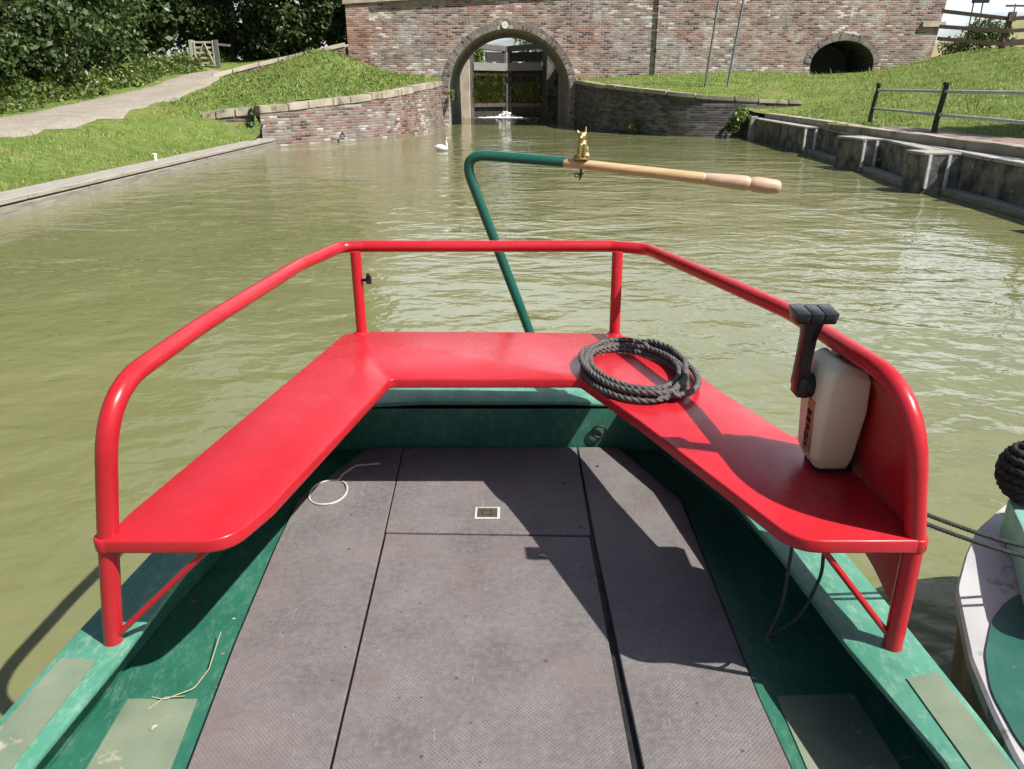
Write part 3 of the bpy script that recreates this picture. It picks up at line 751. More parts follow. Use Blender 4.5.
# rope fender
fd = MB(); c0 = Vector((1.625,2.14,.370))
rows = 11
for i in range(rows):
    t_ = math.pi*(i+.5)/rows; rr = .088*math.sin(t_); zz = .092*math.cos(t_)
    k = max(4, int(2*math.pi*rr/.026))
    for q in range(k):
        a = 2*math.pi*(q+.5*(i%2))/k
        p = c0 + Vector((rr*math.cos(a), rr*math.sin(a), zz)); tg = Vector((-math.sin(a), math.cos(a), .35*(1 if i%2 else -1))).normalized()
        fd.tube([p-tg*.019, p-tg*.008, p+tg*.008, p+tg*.019], [.007,.013,.013,.007], 6)
fd.ball(c0, .082, 16, 10)
tag(fd.build('rope_fender', M['rope_blk'], None, 60), 'round black knotted rope fender on the white and green boat', 'fender')
for q, (dy, dz, lab) in enumerate(((0,.022,'upper of two black mooring ropes from the red post to the next boat'), (-.035,-.022,'lower of two black mooring ropes from the red post to the next boat'))):
    P0, P1 = Vector((.972,1.615+dy*.2,.535+dz*.5)), Vector((1.56,1.765+dy,.302+dz*.3))
    ps = []
    for i in range(15):
        u = i/14; p = P0.lerp(P1, u); p.z -= .018*math.sin(math.pi*u); ps.append(p)
    mb = MB(); mb.tube(resample(ps, .006), .0062, 12, lobes=(3,.28,.04))
    tag(mb.build('mooring_rope', M['rope_blk'], None, 80), lab, 'rope', 'mooring ropes to the next boat')

# ------------------------------------------------------------------ water
mb = MB(); mb.add([(-30,-60,WZ), (30,-60,WZ), (30,56,WZ), (-30,56,WZ)], [(0,1,2,3)])
tag(mb.build('water', M['water'], None), 'murky olive canal water rippling around the boat', 'water', kind='structure')

# ------------------------------------------------------------------ terrain (thin-plate surface through levelled points)
class TPS:
    def __init__(s, pts, lam=.02):
        P = np.array(pts, float); s.xy = P[:, :2]; n = len(P)
        d = np.linalg.norm(s.xy[:,None]-s.xy[None], axis=2); K = np.where(d > 0, d*d*np.log(d+1e-12), 0)
        A = np.zeros((n+3,n+3)); A[:n,:n] = K + lam*np.eye(n); Q = np.c_[np.ones(n), s.xy]; A[:n,n:] = Q; A[n:,:n] = Q.T
        s.w = np.linalg.solve(A, np.r_[P[:,2], 0,0,0]); s.n = n
    def __call__(s, x, y):
        x = np.asarray(x, float); y = np.asarray(y, float); sh = x.shape
        q = np.c_[x.ravel(), y.ravel()]; d = np.linalg.norm(q[:,None]-s.xy[None], axis=2)
        K = np.where(d > 0, d*d*np.log(d+1e-12), 0)
        return (K@s.w[:s.n] + s.w[s.n] + q@s.w[s.n+1:]).reshape(sh)
HL0 = TPS([(-8.3,-20,-.11), (-8.3,-10,-.11), (-8.3,5,-.11), (-8.3,12,-.11), (-8.3,20,-.11), (-8.3,25.2,-.10), (-9.9,25.75,.40), (-9.2,25.75,.08), (-8.5,25.75,-.10), (-9.9,26.9,.70), (-8.7,27.2,.76), (-11,26.6,.72), (-9.6,25,.15), (-9.2,22,.02),
  (-11,-10,.15), (-11,8,.2), (-11,17,.42), (-11.4,23,.58), (-11.7,27,.85), (-12.2,32,1.25), (-13.2,38,1.92), (-12.2,40,2.1),
  (-14.5,8,.25), (-14.6,17,.42), (-14.9,23.6,.6), (-15.2,30,1.05), (-15.5,36,1.6), (-16,42,2.35), (-16,47,2.8),
  (-18,15,.6), (-18,25,.85), (-19,36,1.9), (-18,44,2.6), (-30,20,1.3), (-30,40,2.6), (-45,10,1.3), (-45,40,3), (-30,-10,.8),
  (-7.9,27.2,.80),  (-6.5,29.9,1.05), (-5.0,32.7,1.28), (-3.5,38,1.58), (-3.3,39.9,1.75),
  (-10.5,30.5,1.02), (-10.5,34,1.45), (-11,37,1.8), (-8.5,33,1.5), (-8.5,36.5,2.25), (-8.6,38.6,2.95), (-10.5,38.3,2.45), (-7.7,39.8,2.62), (-6.8,39.8,2.3), (-5.9,39.8,2.05), (-4.4,39.8,1.9), (-6.5,36,1.8), (-9,42,3.2), (-9,47,3.3)])
HR0 = TPS([(8.7,-20,.44), (8.7,0,.44), (8.7,10,.44), (8.7,20,.44), (9.3,24,.45), (9.4,30,.47), (10.6,-5,.45), (10.6,10,.45), (10.5,18,.46), (11,23,.55), (12,28,.95), (11,30,.75), (15,24,1.3), (14,14,.95), (14,2,.95), (14,-15,.95),
  (20,10,1.6), (22,20,2.2), (20,30,2.35), (24,-10,1.6), (9.6,31,.52), (10.4,31.0,.55), (11.4,31.0,.68), (11.0,30.3,.56), (10.4,32.3,.98), (8.2,32.6,1.15), (6.6,33.4,1.3), (5.2,35.2,1.5), (3.6,38.8,1.70), (3.4,39.9,1.78), (7,39.9,1.95), (12,39.9,2.1), (14.3,39.9,1.98), (15.8,39.9,2.0), (17.3,39.9,2.12), (19,39.9,2.45), (20.2,39.9,2.72),
  (22.8,38,3.1), (22,40.5,3.0), (26,36,3.2), (30,25,3.0), (24,44,2.7), (30,44,2.6), (40,30,3.2), (35,10,2.6), (40,47,2.6), (45,-10,2.5), (17,35,1.95), (12,35,1.5)])
eL_y = np.array([-70, 26.3, 26.8, 27.6, 29.6, 32.6, 38.2, 40.0, 40.05, 47.4]); eL_x = np.array([-8.12, -8.12, -8.45, -7.7, -6.75, -5.0, -3.55, -3.35, -7.95, -7.95])
eR_y = np.array([-70, 22.6, 23.6, 30.6, 31.45, 31.75, 32.4, 34.6, 38.2, 40.0, 40.05, 47.4]); eR_x = np.array([8.55, 8.75, 9.25, 9.60, 9.2, 7.6, 6.15, 4.75, 3.35, 3.25, 20.6, 20.6])
def sstep(a, b, x): u = np.clip((x-a)/(b-a), 0, 1); return u*u*(3-2*u)
def HL(x, y):
    x = np.asarray(x, float); y = np.asarray(y, float); h = HL0(x, y)
    w_ = sstep(.15, 2.2, np.interp(y, eL_y, eL_x)-x); k = 1-sstep(24.2, 25.8, y)
    return h*(1-k) + k*(-.128*(1-w_) + h*w_)
def HR(x, y):
    x = np.asarray(x, float); y = np.asarray(y, float); h = HR0(x, y)
    w_ = sstep(.3, 2.6, x-np.interp(y, eR_y, eR_x)); k = 1-sstep(30.9, 31.6, y)
    return h*(1-k) + k*(.495*(1-w_) + h*w_)
def bank(name, H, ey, ex, sgn, label):
  for part, ys in enumerate((np.r_[[-70,-50,-35,-25,-18,-12,-7,-3], np.arange(0, 39.9, .4), [40.0]], np.array([40.06, 40.4, 42, 44, 46, 47.4]))):
    t = np.r_[np.arange(0, 8, .35), np.arange(8, 26, 1.0), [28, 32, 40, 60, 100, 200, 600]]
    X = np.interp(ys, ey, ex)[:,None] + sgn*t[None]; Y = np.repeat(ys[:,None], len(t), 1)
    ax = np.clip(np.abs(X), 0, 45)*np.sign(X); Z = H(ax, np.clip(Y, -20, 47.4))
    Z += .03*np.sin(X*2.1+Y*.7)*np.sin(Y*1.7-X*.4)*np.clip(t,0,1)[None]
    V = np.stack([X,Y,Z], -1).reshape(-1,3); a, b = len(ys), len(t); I = np.arange(a*b).reshape(a,b)
    F = np.stack([I[:-1,:-1], I[:-1,1:], I[1:,1:], I[1:,:-1]], -1).reshape(-1,4)
    if sgn < 0: F = F[:, ::-1]
    o = np_mesh(name, V, F, M['grass']); o.data.polygons.foreach_set('use_smooth', [True]*len(F))
    tag(o, label if part == 0 else label.replace('grass bank','ground behind the bridge end beyond the grass bank'), 'ground', kind='structure')
bank('grass_bank', HL, eL_y, eL_x, -1, 'sloping grass bank on the towpath side left of the canal')
bank('grass_bank', HR, eR_y, eR_x, 1, 'bright grass bank rising to the bridge right of the canal')
# land beyond the bridge, out to the horizon
mb = MB()
for x0, x1, y0, y1 in ((-700,-3.25,47.4,76), (3.05,700,47.4,76), (-700,700,76,800)):
    mb.add([(x0,y0,2.75), (x1,y0,2.75), (x1,y1,2.75), (x0,y1,2.75)], [(0,1,2,3)])
tag(mb.build('ground', M['grass'], None), 'level ground beyond the bridge', 'ground', kind='structure')
# far hill, right
xs = np.linspace(40, 420, 60); ys = np.linspace(110, 330, 30); X, Y = np.meshgrid(xs, ys)
Z = 2.0 + 42*np.exp(-((X-230)/95)**2 - ((Y-220)/70)**2) + .4*np.sin(X*.06)
I = np.arange(60*30).reshape(30,60); F = np.stack([I[:-1,:-1], I[:-1,1:], I[1:,1:], I[1:,:-1]], -1).reshape(-1,4)
tag(np_mesh('hill', np.stack([X,Y,Z],-1).reshape(-1,3), F, M['field']), 'pale dry field on a far hillside', 'hill', kind='structure')

# gravel towpath
near = [(-10.2,-30), (-10.8,8), (-11.0,17), (-11.35,23), (-11.7,27), (-12.2,32), (-13.1,37.2), (-13.5,39.0), (-13.7,40.5)]
far = [(-14.6,-30), (-14.6,8), (-14.6,17), (-14.9,23.6), (-15.0,27), (-15.2,31), (-15.4,36), (-15.3,39.0), (-15.0,40.8)]
def sheet(name, A, B, H, lift, mat, na=120, nb_=9, uv=False, wob=0):
    A = np.array(A); B = np.array(B); s = np.linspace(0, 1, na)
    def along(P):
        dl = np.r_[0, np.cumsum(np.linalg.norm(np.diff(P,axis=0),axis=1))]; dl /= dl[-1]
        return np.c_[np.interp(s,dl,P[:,0]), np.interp(s,dl,P[:,1])]
    a, b = along(A), along(B); w = np.linspace(0,1,nb_)
    XY = a[:,None]*(1-w)[None,:,None] + b[:,None]*w[None,:,None]
    if wob:
        ph = wob*(np.sin(s*61)+.6*np.sin(s*173+1)+.5*np.sin(s*307))
        XY[:,:2,0] += ph[:,None]; XY[:,-2:,0] += .8*np.roll(ph,7)[:,None]
    lp_ = np.full(nb_, lift); lp_[0] = lp_[-1] = -.07
    Z = H(XY[...,0], np.clip(XY[...,1],-20,47.4)) + lp_[None]
    V = np.dstack([XY,Z]).reshape(-1,3); I = np.arange(na*nb_).reshape(na,nb_)
    F = np.stack([I[:-1,:-1], I[:-1,1:], I[1:,1:], I[1:,:-1]], -1).reshape(-1,4)
    o = np_mesh(name, V, F, mat)
    if uv:
        u = o.data.uv_layers.new(name='UVMap'); vi = np.zeros(len(o.data.loops), np.int32); o.data.loops.foreach_get('vertex_index', vi)
        u.data.foreach_set('uv', V[vi][:, :2].astype(np.float32).ravel())
    o.data.polygons.foreach_set('use_smooth', [True]*len(F))
    return o
tag(sheet('path', near, far, HL, .05, M['gravel'], 160, 9, wob=.09), 'pale gravel towpath curving up beside the trees', 'path', kind='structure')
tag(sheet('paving', [(8.8,-30),(8.82,10),(8.95,20.5)], [(10.9,-30),(10.8,10),(10.2,20.5)], HR, .03, M['pavers'], 110, 6, True), 'brown brick paving along the quay edge', 'paving', kind='structure')

# ------------------------------------------------------------------ walls
def set_uv(o, uvs):
    lay = o.data.uv_layers.new(name='UVMap'); vi = np.zeros(len(o.data.loops), np.int32); o.data.loops.foreach_get('vertex_index', vi)
    lay.data.foreach_set('uv', np.asarray(uvs, np.float32)[vi].ravel())
def wall(name, pts, tops, thick, mat, cop_mat, label, cat, inward, batter=.0, cop=.16, block=.9, bottom=-1.4, cop_over=.04):
    """curved brick wall (> body, coping) along plan polyline pts; inward = +1/-1 side on which its back lies"""
    P = [Vector((x,y,0)) for x,y in pts]; P2 = resample(fillet(P, 4.0, 8), .3)
    # top heights by arc length of the original control points
    def arclen(Q): 
        o_ = [0.0]
        for a_, b_ in zip(Q, Q[1:]): o_.append(o_[-1]+(b_-a_).length)
        return np.array(o_)
    s2 = arclen(P2); s0 = arclen(P); s0 = s0/s0[-1]*s2[-1]; tz = np.interp(s2, s0, tops)
    m_ = len(P2); nor = []
    for i in range(m_):
        t_ = (P2[min(i+1,m_-1)]-P2[max(i-1,0)]).normalized(); nor.append(Vector((-t_.y, t_.x, 0))*inward)
    root = thing(name, (P2[0].x,P2[0].y,WZ), label, cat)
    nz = 6; V = []; UV = []; F = []
    for i in range(m_):
        for k in range(nz):
            z = bottom + (tz[i]-cop-bottom)*k/(nz-1)
            V.append(tuple(P2[i]+nor[i]*batter*(z-bottom)+Vector((0,0,z)))); UV.append((s2[i], z))
        V.append(tuple(P2[i]+nor[i]*thick+Vector((0,0,tz[i]-cop)))); UV.append((s2[i]+thick, tz[i]))
        V.append(tuple(P2[i]+nor[i]*thick+Vector((0,0,bottom)))); UV.append((s2[i]+thick, bottom))
    w = nz+2
    for i in range(m_-1):
        for k in range(w-1): F.append((i*w+k, (i+1)*w+k, (i+1)*w+k+1, i*w+k+1))
    F.append(tuple(range(w))); F.append(tuple((m_-1)*w+k for k in range(w))[::-1])
    me = bpy.data.meshes.new('brickwork'); me.from_pydata(V, [], F); o = link('brickwork', me, mat, root)
    bm = bmesh.new(); bm.from_mesh(me); bmesh.ops.recalc_face_normals(bm, faces=bm.faces); bm.to_mesh(me); bm.free(); set_uv(o, UV)
    # coping blocks
    mb = MB(); i = 0; per = max(2, int(block/.3)); rnd = random.Random(len(name)+m_)
    while i < m_-1:
        j = min(m_-1, i+per+rnd.choice((-1,0,0,1))); dz = rnd.uniform(-.015,.015); dd = rnd.uniform(-.012,.012)
        for k in range(i, j):
            e0 = .012 if k == i else 0; e1 = .012 if k == j-1 else 0
            a_, b_ = P2[k].lerp(P2[k+1], e0/.3), P2[k].lerp(P2[k+1], 1-e1/.3); na_, nb2 = nor[k], nor[k+1]
            bt = batter*(tz[k]-bottom)
            q = [a_+na_*(bt-cop_over+dd), b_+nb2*(bt-cop_over+dd), b_+nb2*(thick+.02), a_+na_*(thick+.02)]
            za, zb = tz[k]+dz, tz[k+1]+dz
            n0 = mb.add([(p.x,p.y,z-cop+.001) for p,z in zip(q,(za,zb,zb,za))] + [(p.x,p.y,z) for p,z in zip(q,(za,zb,zb,za))],
               [(0,3,2,1),(4,5,6,7),(0,1,5,4),(2,3,7,6)] + ([(3,0,4,7)] if k == i else []) + ([(1,2,6,5)] if k == j-1 else []))
        i = j
    bm_o = mb.build('coping', cop_mat, root)
    bm = bmesh.new(); bm.from_mesh(bm_o.data); bmesh.ops.remove_doubles(bm, verts=bm.verts, dist=.001); bmesh.ops.recalc_face_normals(bm, faces=bm.faces)
    es = [e for e in bm.edges if len(e.link_faces)==2 and e.calc_face_angle(0) > R(50)]
    bmesh.ops.bevel(bm, geom=es, offset=.022, segments=2, affect='EDGES'); bm.to_mesh(bm_o.data); bm.free()
    return root
wl = wall('wing_wall', [(-3.32,39.98), (-3.45,37.2), (-4.5,32.25), (-6.3,29.25), (-7.5,27.35), (-8.25,26.72)], [1.72,1.60,1.30,1.05,.90,.86], .5, M['brick_wing'], M['coping'],
   'sunlit curved red brick wing wall with stone coping, left of the arch', 'wall', -1, .03, .24, .95)
wall('bank_wall', [(-8.42,26.62), (-9.2,26.38), (-10.0,26.2)], [.84,.78,.68], .4, M['brick_wing'], M['coping'],
   'short end of brick wall with stone cap running back into the grass', 'wall', -1, .0, .26, .8, bottom=-.6)
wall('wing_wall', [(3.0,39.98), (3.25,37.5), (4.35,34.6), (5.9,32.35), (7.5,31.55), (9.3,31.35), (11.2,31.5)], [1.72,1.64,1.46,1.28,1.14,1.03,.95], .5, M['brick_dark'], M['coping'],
   'dark curved brick wing wall in shade, right of the arch', 'wall', 1, .03, .16, 1.2)
wall('ramp_wall', [(-13.6,37.6), (-12.0,38.5), (-10.2,39.2), (-7.9,39.75)], [1.95,2.42,2.85,3.38], .35, M['brick_wing'], M['coping_pale'],
   'low pale stone-capped wall along the path up to the bridge', 'wall', 1, 0, .2, 1.3, bottom=.8)
# mooring ring on the left wing wall
mb = MB(); mb.tube([(-6.13+.07*math.cos(a), 29.15, -.22+.09*math.sin(a)) for a in [2*math.pi*k/16 for k in range(16)]], .018, 8, closed=True); mb.build('mooring_ring', M['dark_metal'], wl, 60)
mb = MB(); mb.ball((-6.13,29.2,-.13), .05); mb.build('ring_staple', M['dark_metal'], wl, 60)

# ------------------------------------------------------------------ the bridge
br = thing('canal_bridge', (.0,40,WZ), 'old patched red brick canal bridge with one tall arch and a small flood arch', 'bridge')
YF, YB = 40.0, 47.4; AC, AW, SP, CR = -.14, 2.95, 1.15, 3.97
def arch(n_=36, c=AC, w=AW, sp=SP, cr=CR): return [(c-w*math.cos(math.pi*k/n_), sp+(cr-sp)*math.sin(math.pi*k/n_)) for k in range(n_+1)]
big = arch(); small = [(14.32,1.2)] + arch(16, 15.83, 1.51, 2.45, 3.47) + [(17.34,1.2)]
TOP = 6.7
def columns(name, y, mat, parent, arches, x0=-7.75, x1=20.02, top=None):
    """brick face built in columns that stand on the ground or on an arch"""
    V = []; F = []; top = TOP if top is None else top
    def strip(pts):
        i = len(V)
        for x, z in pts: V.extend([(x,y,z), (x,y,top)])
        for k in range(len(pts)-1): F.append((i+2*k, i+2*k+2, i+2*k+3, i+2*k+1))
    x = x0
    for pr in arches:
        strip([(x,-1.4), (pr[0][0],-1.4)]); strip(pr); x = pr[-1][0]
    strip([(x,-1.4), (x1,-1.4)])
    if x1 > 20: i = len(V); V.extend([(x1,y,2.4), (x1+.48,y,top), (x1,y,top)]); F.append((i,i+1,i+2))
    me = bpy.data.meshes.new(name); me.from_pydata(V, [], F); return link(name, me, mat, parent)
def face_mesh(outline, y, name, mat, parent):
    bm = bmesh.new(); vs = [bm.verts.new((x,y,z)) for x,z in outline]; f = bm.faces.new(vs)
    bmesh.ops.triangulate(bm, faces=[f], ngon_method='EAR_CLIP'); bmesh.ops.recalc_face_normals(bm, faces=bm.faces)
    me = bpy.data.meshes.new(name); bm.to_mesh(me); bm.free(); return link(name, me, mat, parent)
columns('face_wall', YF, M['brick_face'], br, [big, small[1:-1]])
columns('back_wall', YB, M['brick_face'], br, [big])
mb = MB(); mb.add([(-7.75,YF,-1.4),(-7.75,YB,-1.4),(-7.75,YB,TOP),(-7.75,YF,TOP)], [(0,1,2,3)]); mb.build('end_wall', M['brick_red'], br)
mb = MB(); mb.add([(20.02,YF,-1.4),(20.02,YB,-1.4),(20.02,YB,2.4),(20.02,YF,2.4)], [(3,2,1,0)])
mb.add([(20.02,YF,2.4),(20.02,YB,2.4),(20.5,YB,TOP),(20.5,YF,TOP)], [(3,2,1,0)])
mb.build('end_wall', M['brick_red'], br)
mb = MB(); mb.box((-7.85,YF-.06,TOP), (20.6,YF+.45,TOP+.18)); mb.box((-7.85,YB-.4,TOP), (20.6,YB+.06,TOP+.18)); mb.build('parapet_coping', M['coping_pale'], br, bevel=.02)
mb = MB(); mb.add([(-7.75,YF+.4,5.6),(20.3,YF+.4,5.6),(20.3,YB-.4,5.6),(-7.75,YB-.4,5.6)], [(0,1,2,3)]); mb.build('road_deck', M['gravel'], br)
# vault
def vault(prof, y0, y1, name, mat, ny=8):
    V = []; UV = []; F = []; s = 0
    for i, (x, z) in enumerate(prof):
        if i: s += math.hypot(x-prof[i-1][0], z-prof[i-1][1])
        for k in range(ny+1): y = y0+(y1-y0)*k/ny; V.append((x,y,z)); UV.append((y,s))
    w = ny+1
    for i in range(len(prof)-1):
        for k in range(ny): F.append((i*w+k, i*w+k+1, (i+1)*w+k+1, (i+1)*w+k))
    me = bpy.data.meshes.new(name); me.from_pydata(V,[],F); o = link(name, me, mat, br); set_uv(o, UV); return o
vault([(AC-AW,-1.4)]+big+[(AC+AW,-1.4)], YF, YB, 'arch_soffit', M['brick_soffit'])
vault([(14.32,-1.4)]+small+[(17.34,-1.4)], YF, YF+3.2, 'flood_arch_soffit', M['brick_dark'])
mb = MB(); mb.box((14.2,YF+3.2,-1.4), (17.5,YF+3.4,3.6)); mb.build('flood_arch_back', M['brick_dark'], br)
# arch rings
def ring_mesh(prof, w, y, name, mat, rows=1, legs=True):
    cx = sum(p[0] for p in prof)/len(prof); V = []; UV = []; F = []; s = 0
    for i, (x, z) in enumerate(prof):
        a_ = prof[max(i-1,0)]; b_ = prof[min(i+1,len(prof)-1)]; tx, tz_ = b_[0]-a_[0], b_[1]-a_[1]; l = math.hypot(tx,tz_); nx, nz_ = -tz_/l, tx/l
        if i: s += math.hypot(x-prof[i-1][0], z-prof[i-1][1])
        for (q, yy) in ((-.0,y+.05), (-.0,y-.03), (w,y-.03), (w,y+.05)): V.append((x+nx*q, yy, z+nz_*q)); UV.append((s, q))
    for i in range(len(prof)-1):
        for k in range(3): F.append((i*4+k, i*4+k+1, (i+1)*4+k+1, (i+1)*4+k))
    me = bpy.data.meshes.new(name); me.from_pydata(V,[],F); o = link(name, me, mat, br); set_uv(o, UV)
    bm = bmesh.new(); bm.from_mesh(me); bmesh.ops.recalc_face_normals(bm, faces=bm.faces); bm.to_mesh(me); bm.free(); return o
ring_mesh(big, .36, YF, 'arch_ring', M['brick_ring'])
ring_mesh(small[1:-1], .30, YF, 'flood_arch_ring', M['brick_ring'])
# pilasters and the left end pier, proud of the face
mb = MB(); mb.box((6.85,YF-.14,-1), (8.05,YF+.1,TOP)); mb.build('pilaster', M['brick_face'], br)
mb = MB(); mb.box((-7.80,YF-.10,-1), (-6.72,YF+.1,5.0)); mb.build('end_pier', M['brick_red'], br)
mb = MB()
for k in range(16):
    x0 = -7.9+k*.9; z0 = 5.02+.052*k
    mb.add([(x0,YF-.17,z0),(x0+.89,YF-.17,z0+.052),(x0+.89,YF+.05,z0+.052),(x0,YF+.05,z0),(x0,YF-.17,z0+.17),(x0+.89,YF-.17,z0+.222),(x0+.89,YF+.05,z0+.222),(x0,YF+.05,z0+.17)],
      [(0,3,2,1),(4,5,6,7),(0,1,5,4),(1,2,6,5),(2,3,7,6),(3,0,4,7)])
mb.build('string_course', M['coping_pale'], br)
mb = MB(); mb.box((19.35,YF-.13,4.06), (20.42,YF+.05,4.28)); mb.build('string_course', M['coping_pale'], br)
mb = MB(); mb.tube([(-.33,YF-.035,4.14), (-.33,YF-.075,4.14)], .155, 24); mb.build('number_plate', M['white'], br, 40)
mb = MB(); mb.tube([(-.33,YF-.076,4.14), (-.33,YF-.079,4.14)], .06, 16); mb.build('plate_mark', M['limestreak'], br, 40)

# ------------------------------------------------------------------ the lock beyond the arch
lk = thing('lock_chamber', (0,50.5,WZ), 'masonry sides of the lock seen through the bridge arch', 'lock wall')
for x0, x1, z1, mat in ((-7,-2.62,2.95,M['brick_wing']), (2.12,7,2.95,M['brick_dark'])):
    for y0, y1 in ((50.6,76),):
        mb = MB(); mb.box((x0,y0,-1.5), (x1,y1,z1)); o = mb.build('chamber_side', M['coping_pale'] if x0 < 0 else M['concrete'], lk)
mb = MB(); mb.box((-7,YB+.01,-1.5), (-3.10,50.59,2.75)); mb.build('approach_wall', M['coping'], lk)
mb = MB(); mb.box((2.83,YB+.01,-1.5), (7,50.59,2.75)); mb.build('approach_wall', M['coping'], lk)
mb = MB(); mb.add([(-2.62,54.5,2.2),(2.12,54.5,2.2),(2.12,76,2.2),(-2.62,76,2.2)], [(0,1,2,3)]); tag(mb.build('upper_water', M['water'], None), 'water held back behind the lock gates', 'water', kind='structure')
def gate(sx, label):
    """one leaf from the side wall (heel) to the mitre; sx -1 left, +1 right"""
    hx = -2.60 if sx < 0 else 2.10; mx = -.33 + (.0 if sx < 0 else .02)
    heel = Vector((hx,51.6,0)); mit = Vector((mx + (-.09 if sx < 0 else .09),53.0,0)); d_ = mit-heel
    g = thing('lock_gate', (hx,51.6,WZ), label, 'gate', 'pair of timber lock gates')
    def at_(u, z, off=0): 
        nrm = Vector((d_.y, -d_.x, 0)).normalized()*(1 if d_.x > 0 else -1)
        p = heel + d_*u + nrm*off; p.z = z; return p
    mb = MB(); mb.bar(at_(.03,-1.3), at_(.03,3.3), .26, .3, up=(1,0,0)); mb.build('heel_post', M['gate_grey'], g)
    mb = MB(); mb.bar(at_(.97,-1.3), at_(.97,3.75), .24, .3, up=(1,0,0)); mb.build('mitre_post', M['gate_grey'], g)
    mb = MB()
    for k in range(9):
        u0 = .07+.86*k/9; u1 = .07+.86*(k+1)/9-.008
        mb.bar((at_(u0,.9).x,at_(u0,.9).y,.75), (at_(u1,.9).x,at_(u1,.9).y,.75), .06, 4.2 if k % 3 else 4.1)
    mb.build('boarding', M['dark_timber'], g)
    for z, h, mt, off in ((.32,.22,'brown_timber',.14), (.95,.16,'dark_timber',.12), (1.6,.16,'dark_timber',.12), (2.1,.14,'dark_timber',.12)):
        mb = MB(); mb.bar(at_(.06,z,off), at_(.95,z,off), .16, h); mb.build('cross_rail', M[mt], g)
    mb = MB(); mb.bar(at_(.05,2.58,.2), at_(.97,2.56,.2), .10, .46); mb.build('walkway_board', M['plank'], g)
    mb = MB(); mb.bar(at_(.08,3.2,.02), at_(.68 if sx < 0 else .75,3.2,.02), .10, .72); mb.build('upper_panel', M['dark_timber'], g) if False else None
    mb = MB(); mb.bar(at_(.42 if sx < 0 else .03,3.14,.05), at_(.97,3.14,.05), .08, .56); mb.build('upper_panel', M['dark_timber'], g)
    end = heel - d_*.95; end.z = 3.92
    mb = MB(); mb.bar(at_(1.03,3.62), end, .34, .34); mb.build('balance_beam', M['gate_grey'], g, bevel=.03)
    # ferns and moss sprouting between boards
    n_ = 1100 if sx < 0 else 420; V = []; F = []
    for q in range(n_):
        u = random.uniform(.05,.9) if sx < 0 else random.uniform(.1,.95); z = random.choice((random.gauss(1.75,.28), random.gauss(1.15,.25), random.uniform(.5,2.3)))
        if sx > 0: z = random.choice((random.gauss(1.15,.25), random.uniform(.5,1.9)))
        p = at_(u, z, .16); ln = random.uniform(.10,.34); w_ = random.uniform(.010,.03); dx = random.uniform(-.10,.10); oy = -random.uniform(.03,.16)
        i = len(V); V += [(p.x-w_,p.y,p.z), (p.x+w_,p.y,p.z), (p.x+dx+w_,p.y+oy,p.z-ln*.5), (p.x+dx*1.4,p.y+oy*.8,p.z-ln)]; F.append((i,i+1,i+2,i+3))
    np_mesh('ferns', V, F, M['fern'], g)
    return g
gate(-1, 'left leaf of the dark lock gates, hung with yellow-green ferns')
gate(1, 'right leaf of the dark lock gates, darker and less overgrown')
fm = MB(); rr = random.Random(4)
for k in range(70):
    q = abs(rr.gauss(0,.5)); a = rr.uniform(0, 2*math.pi); x = -.38+q*math.cos(a)*1.1; y = 52.1+q*.5*math.sin(a)
    h = .34*math.exp(-(q/.38)**2); r_ = rr.uniform(.03,.085); fm.ball((x,y,WZ+h*rr.uniform(.3,1)), (r_*1.2,r_*1.2,r_*.9), 8, 6)
for k in range(420):
    y = 52.6-abs(rr.gauss(0,2.6)); x = -.45+rr.gauss(0,.55+.10*(52.6-y))
    if -2.5 < x < 1.9 and y > 45: r_ = rr.uniform(.015,.085)*(1.3 if y > 51 else .8); fm.ball((x,y,WZ-.004), (r_*1.7,r_*1.5,.014), 8, 5)
o = voxel(fm, 'foam', M['foam'], None, .045, it=2) if False else fm.build('foam', M['foam'], None, 80)
tag(o, 'white foam boiling up below the leaking lock gates', 'foam', kind='stuff')

# swan
swx, swy = -2.18, 24.9
sw = thing('swan', (swx,swy,WZ), 'white swan swimming toward the lock on open water', 'bird')
def ps(x, z, y=0): return (swx+x*.92+y*.2, swy+y-x*.25, WZ+z)
mb = MB()
mb.tube([ps(-.27,.09), ps(-.22,.085), ps(-.12,.08), ps(0,.07), ps(.10,.065), ps(.17,.07), ps(.205,.08)], [.01,.045,.095,.115,.10,.065,.02], 12)
mb.tube([ps(-.25,.12), ps(-.1,.15), ps(.05,.11)], [.012,.05,.03], 10)
mb.tube(fillet([ps(.10,.09), ps(.19,.13), ps(.155,.26), ps(.17,.375), ps(.225,.375)], .04, 5), .030, 10)
mb.ball(ps(.222,.375), (.036,.03,.029), 10, 8)
voxel(mb, 'swan_body', M['swan'], sw, .011)
mb = MB(); mb.tube([ps(.245,.372), ps(.275,.352), ps(.305,.338)], [.02,.015,.006], 8); mb.build('beak', M['beak'], sw, 50)
mb = MB(); mb.ball(ps(.25,.387), .013, 8, 6); mb.build('beak_knob', M['black'], sw, 60)
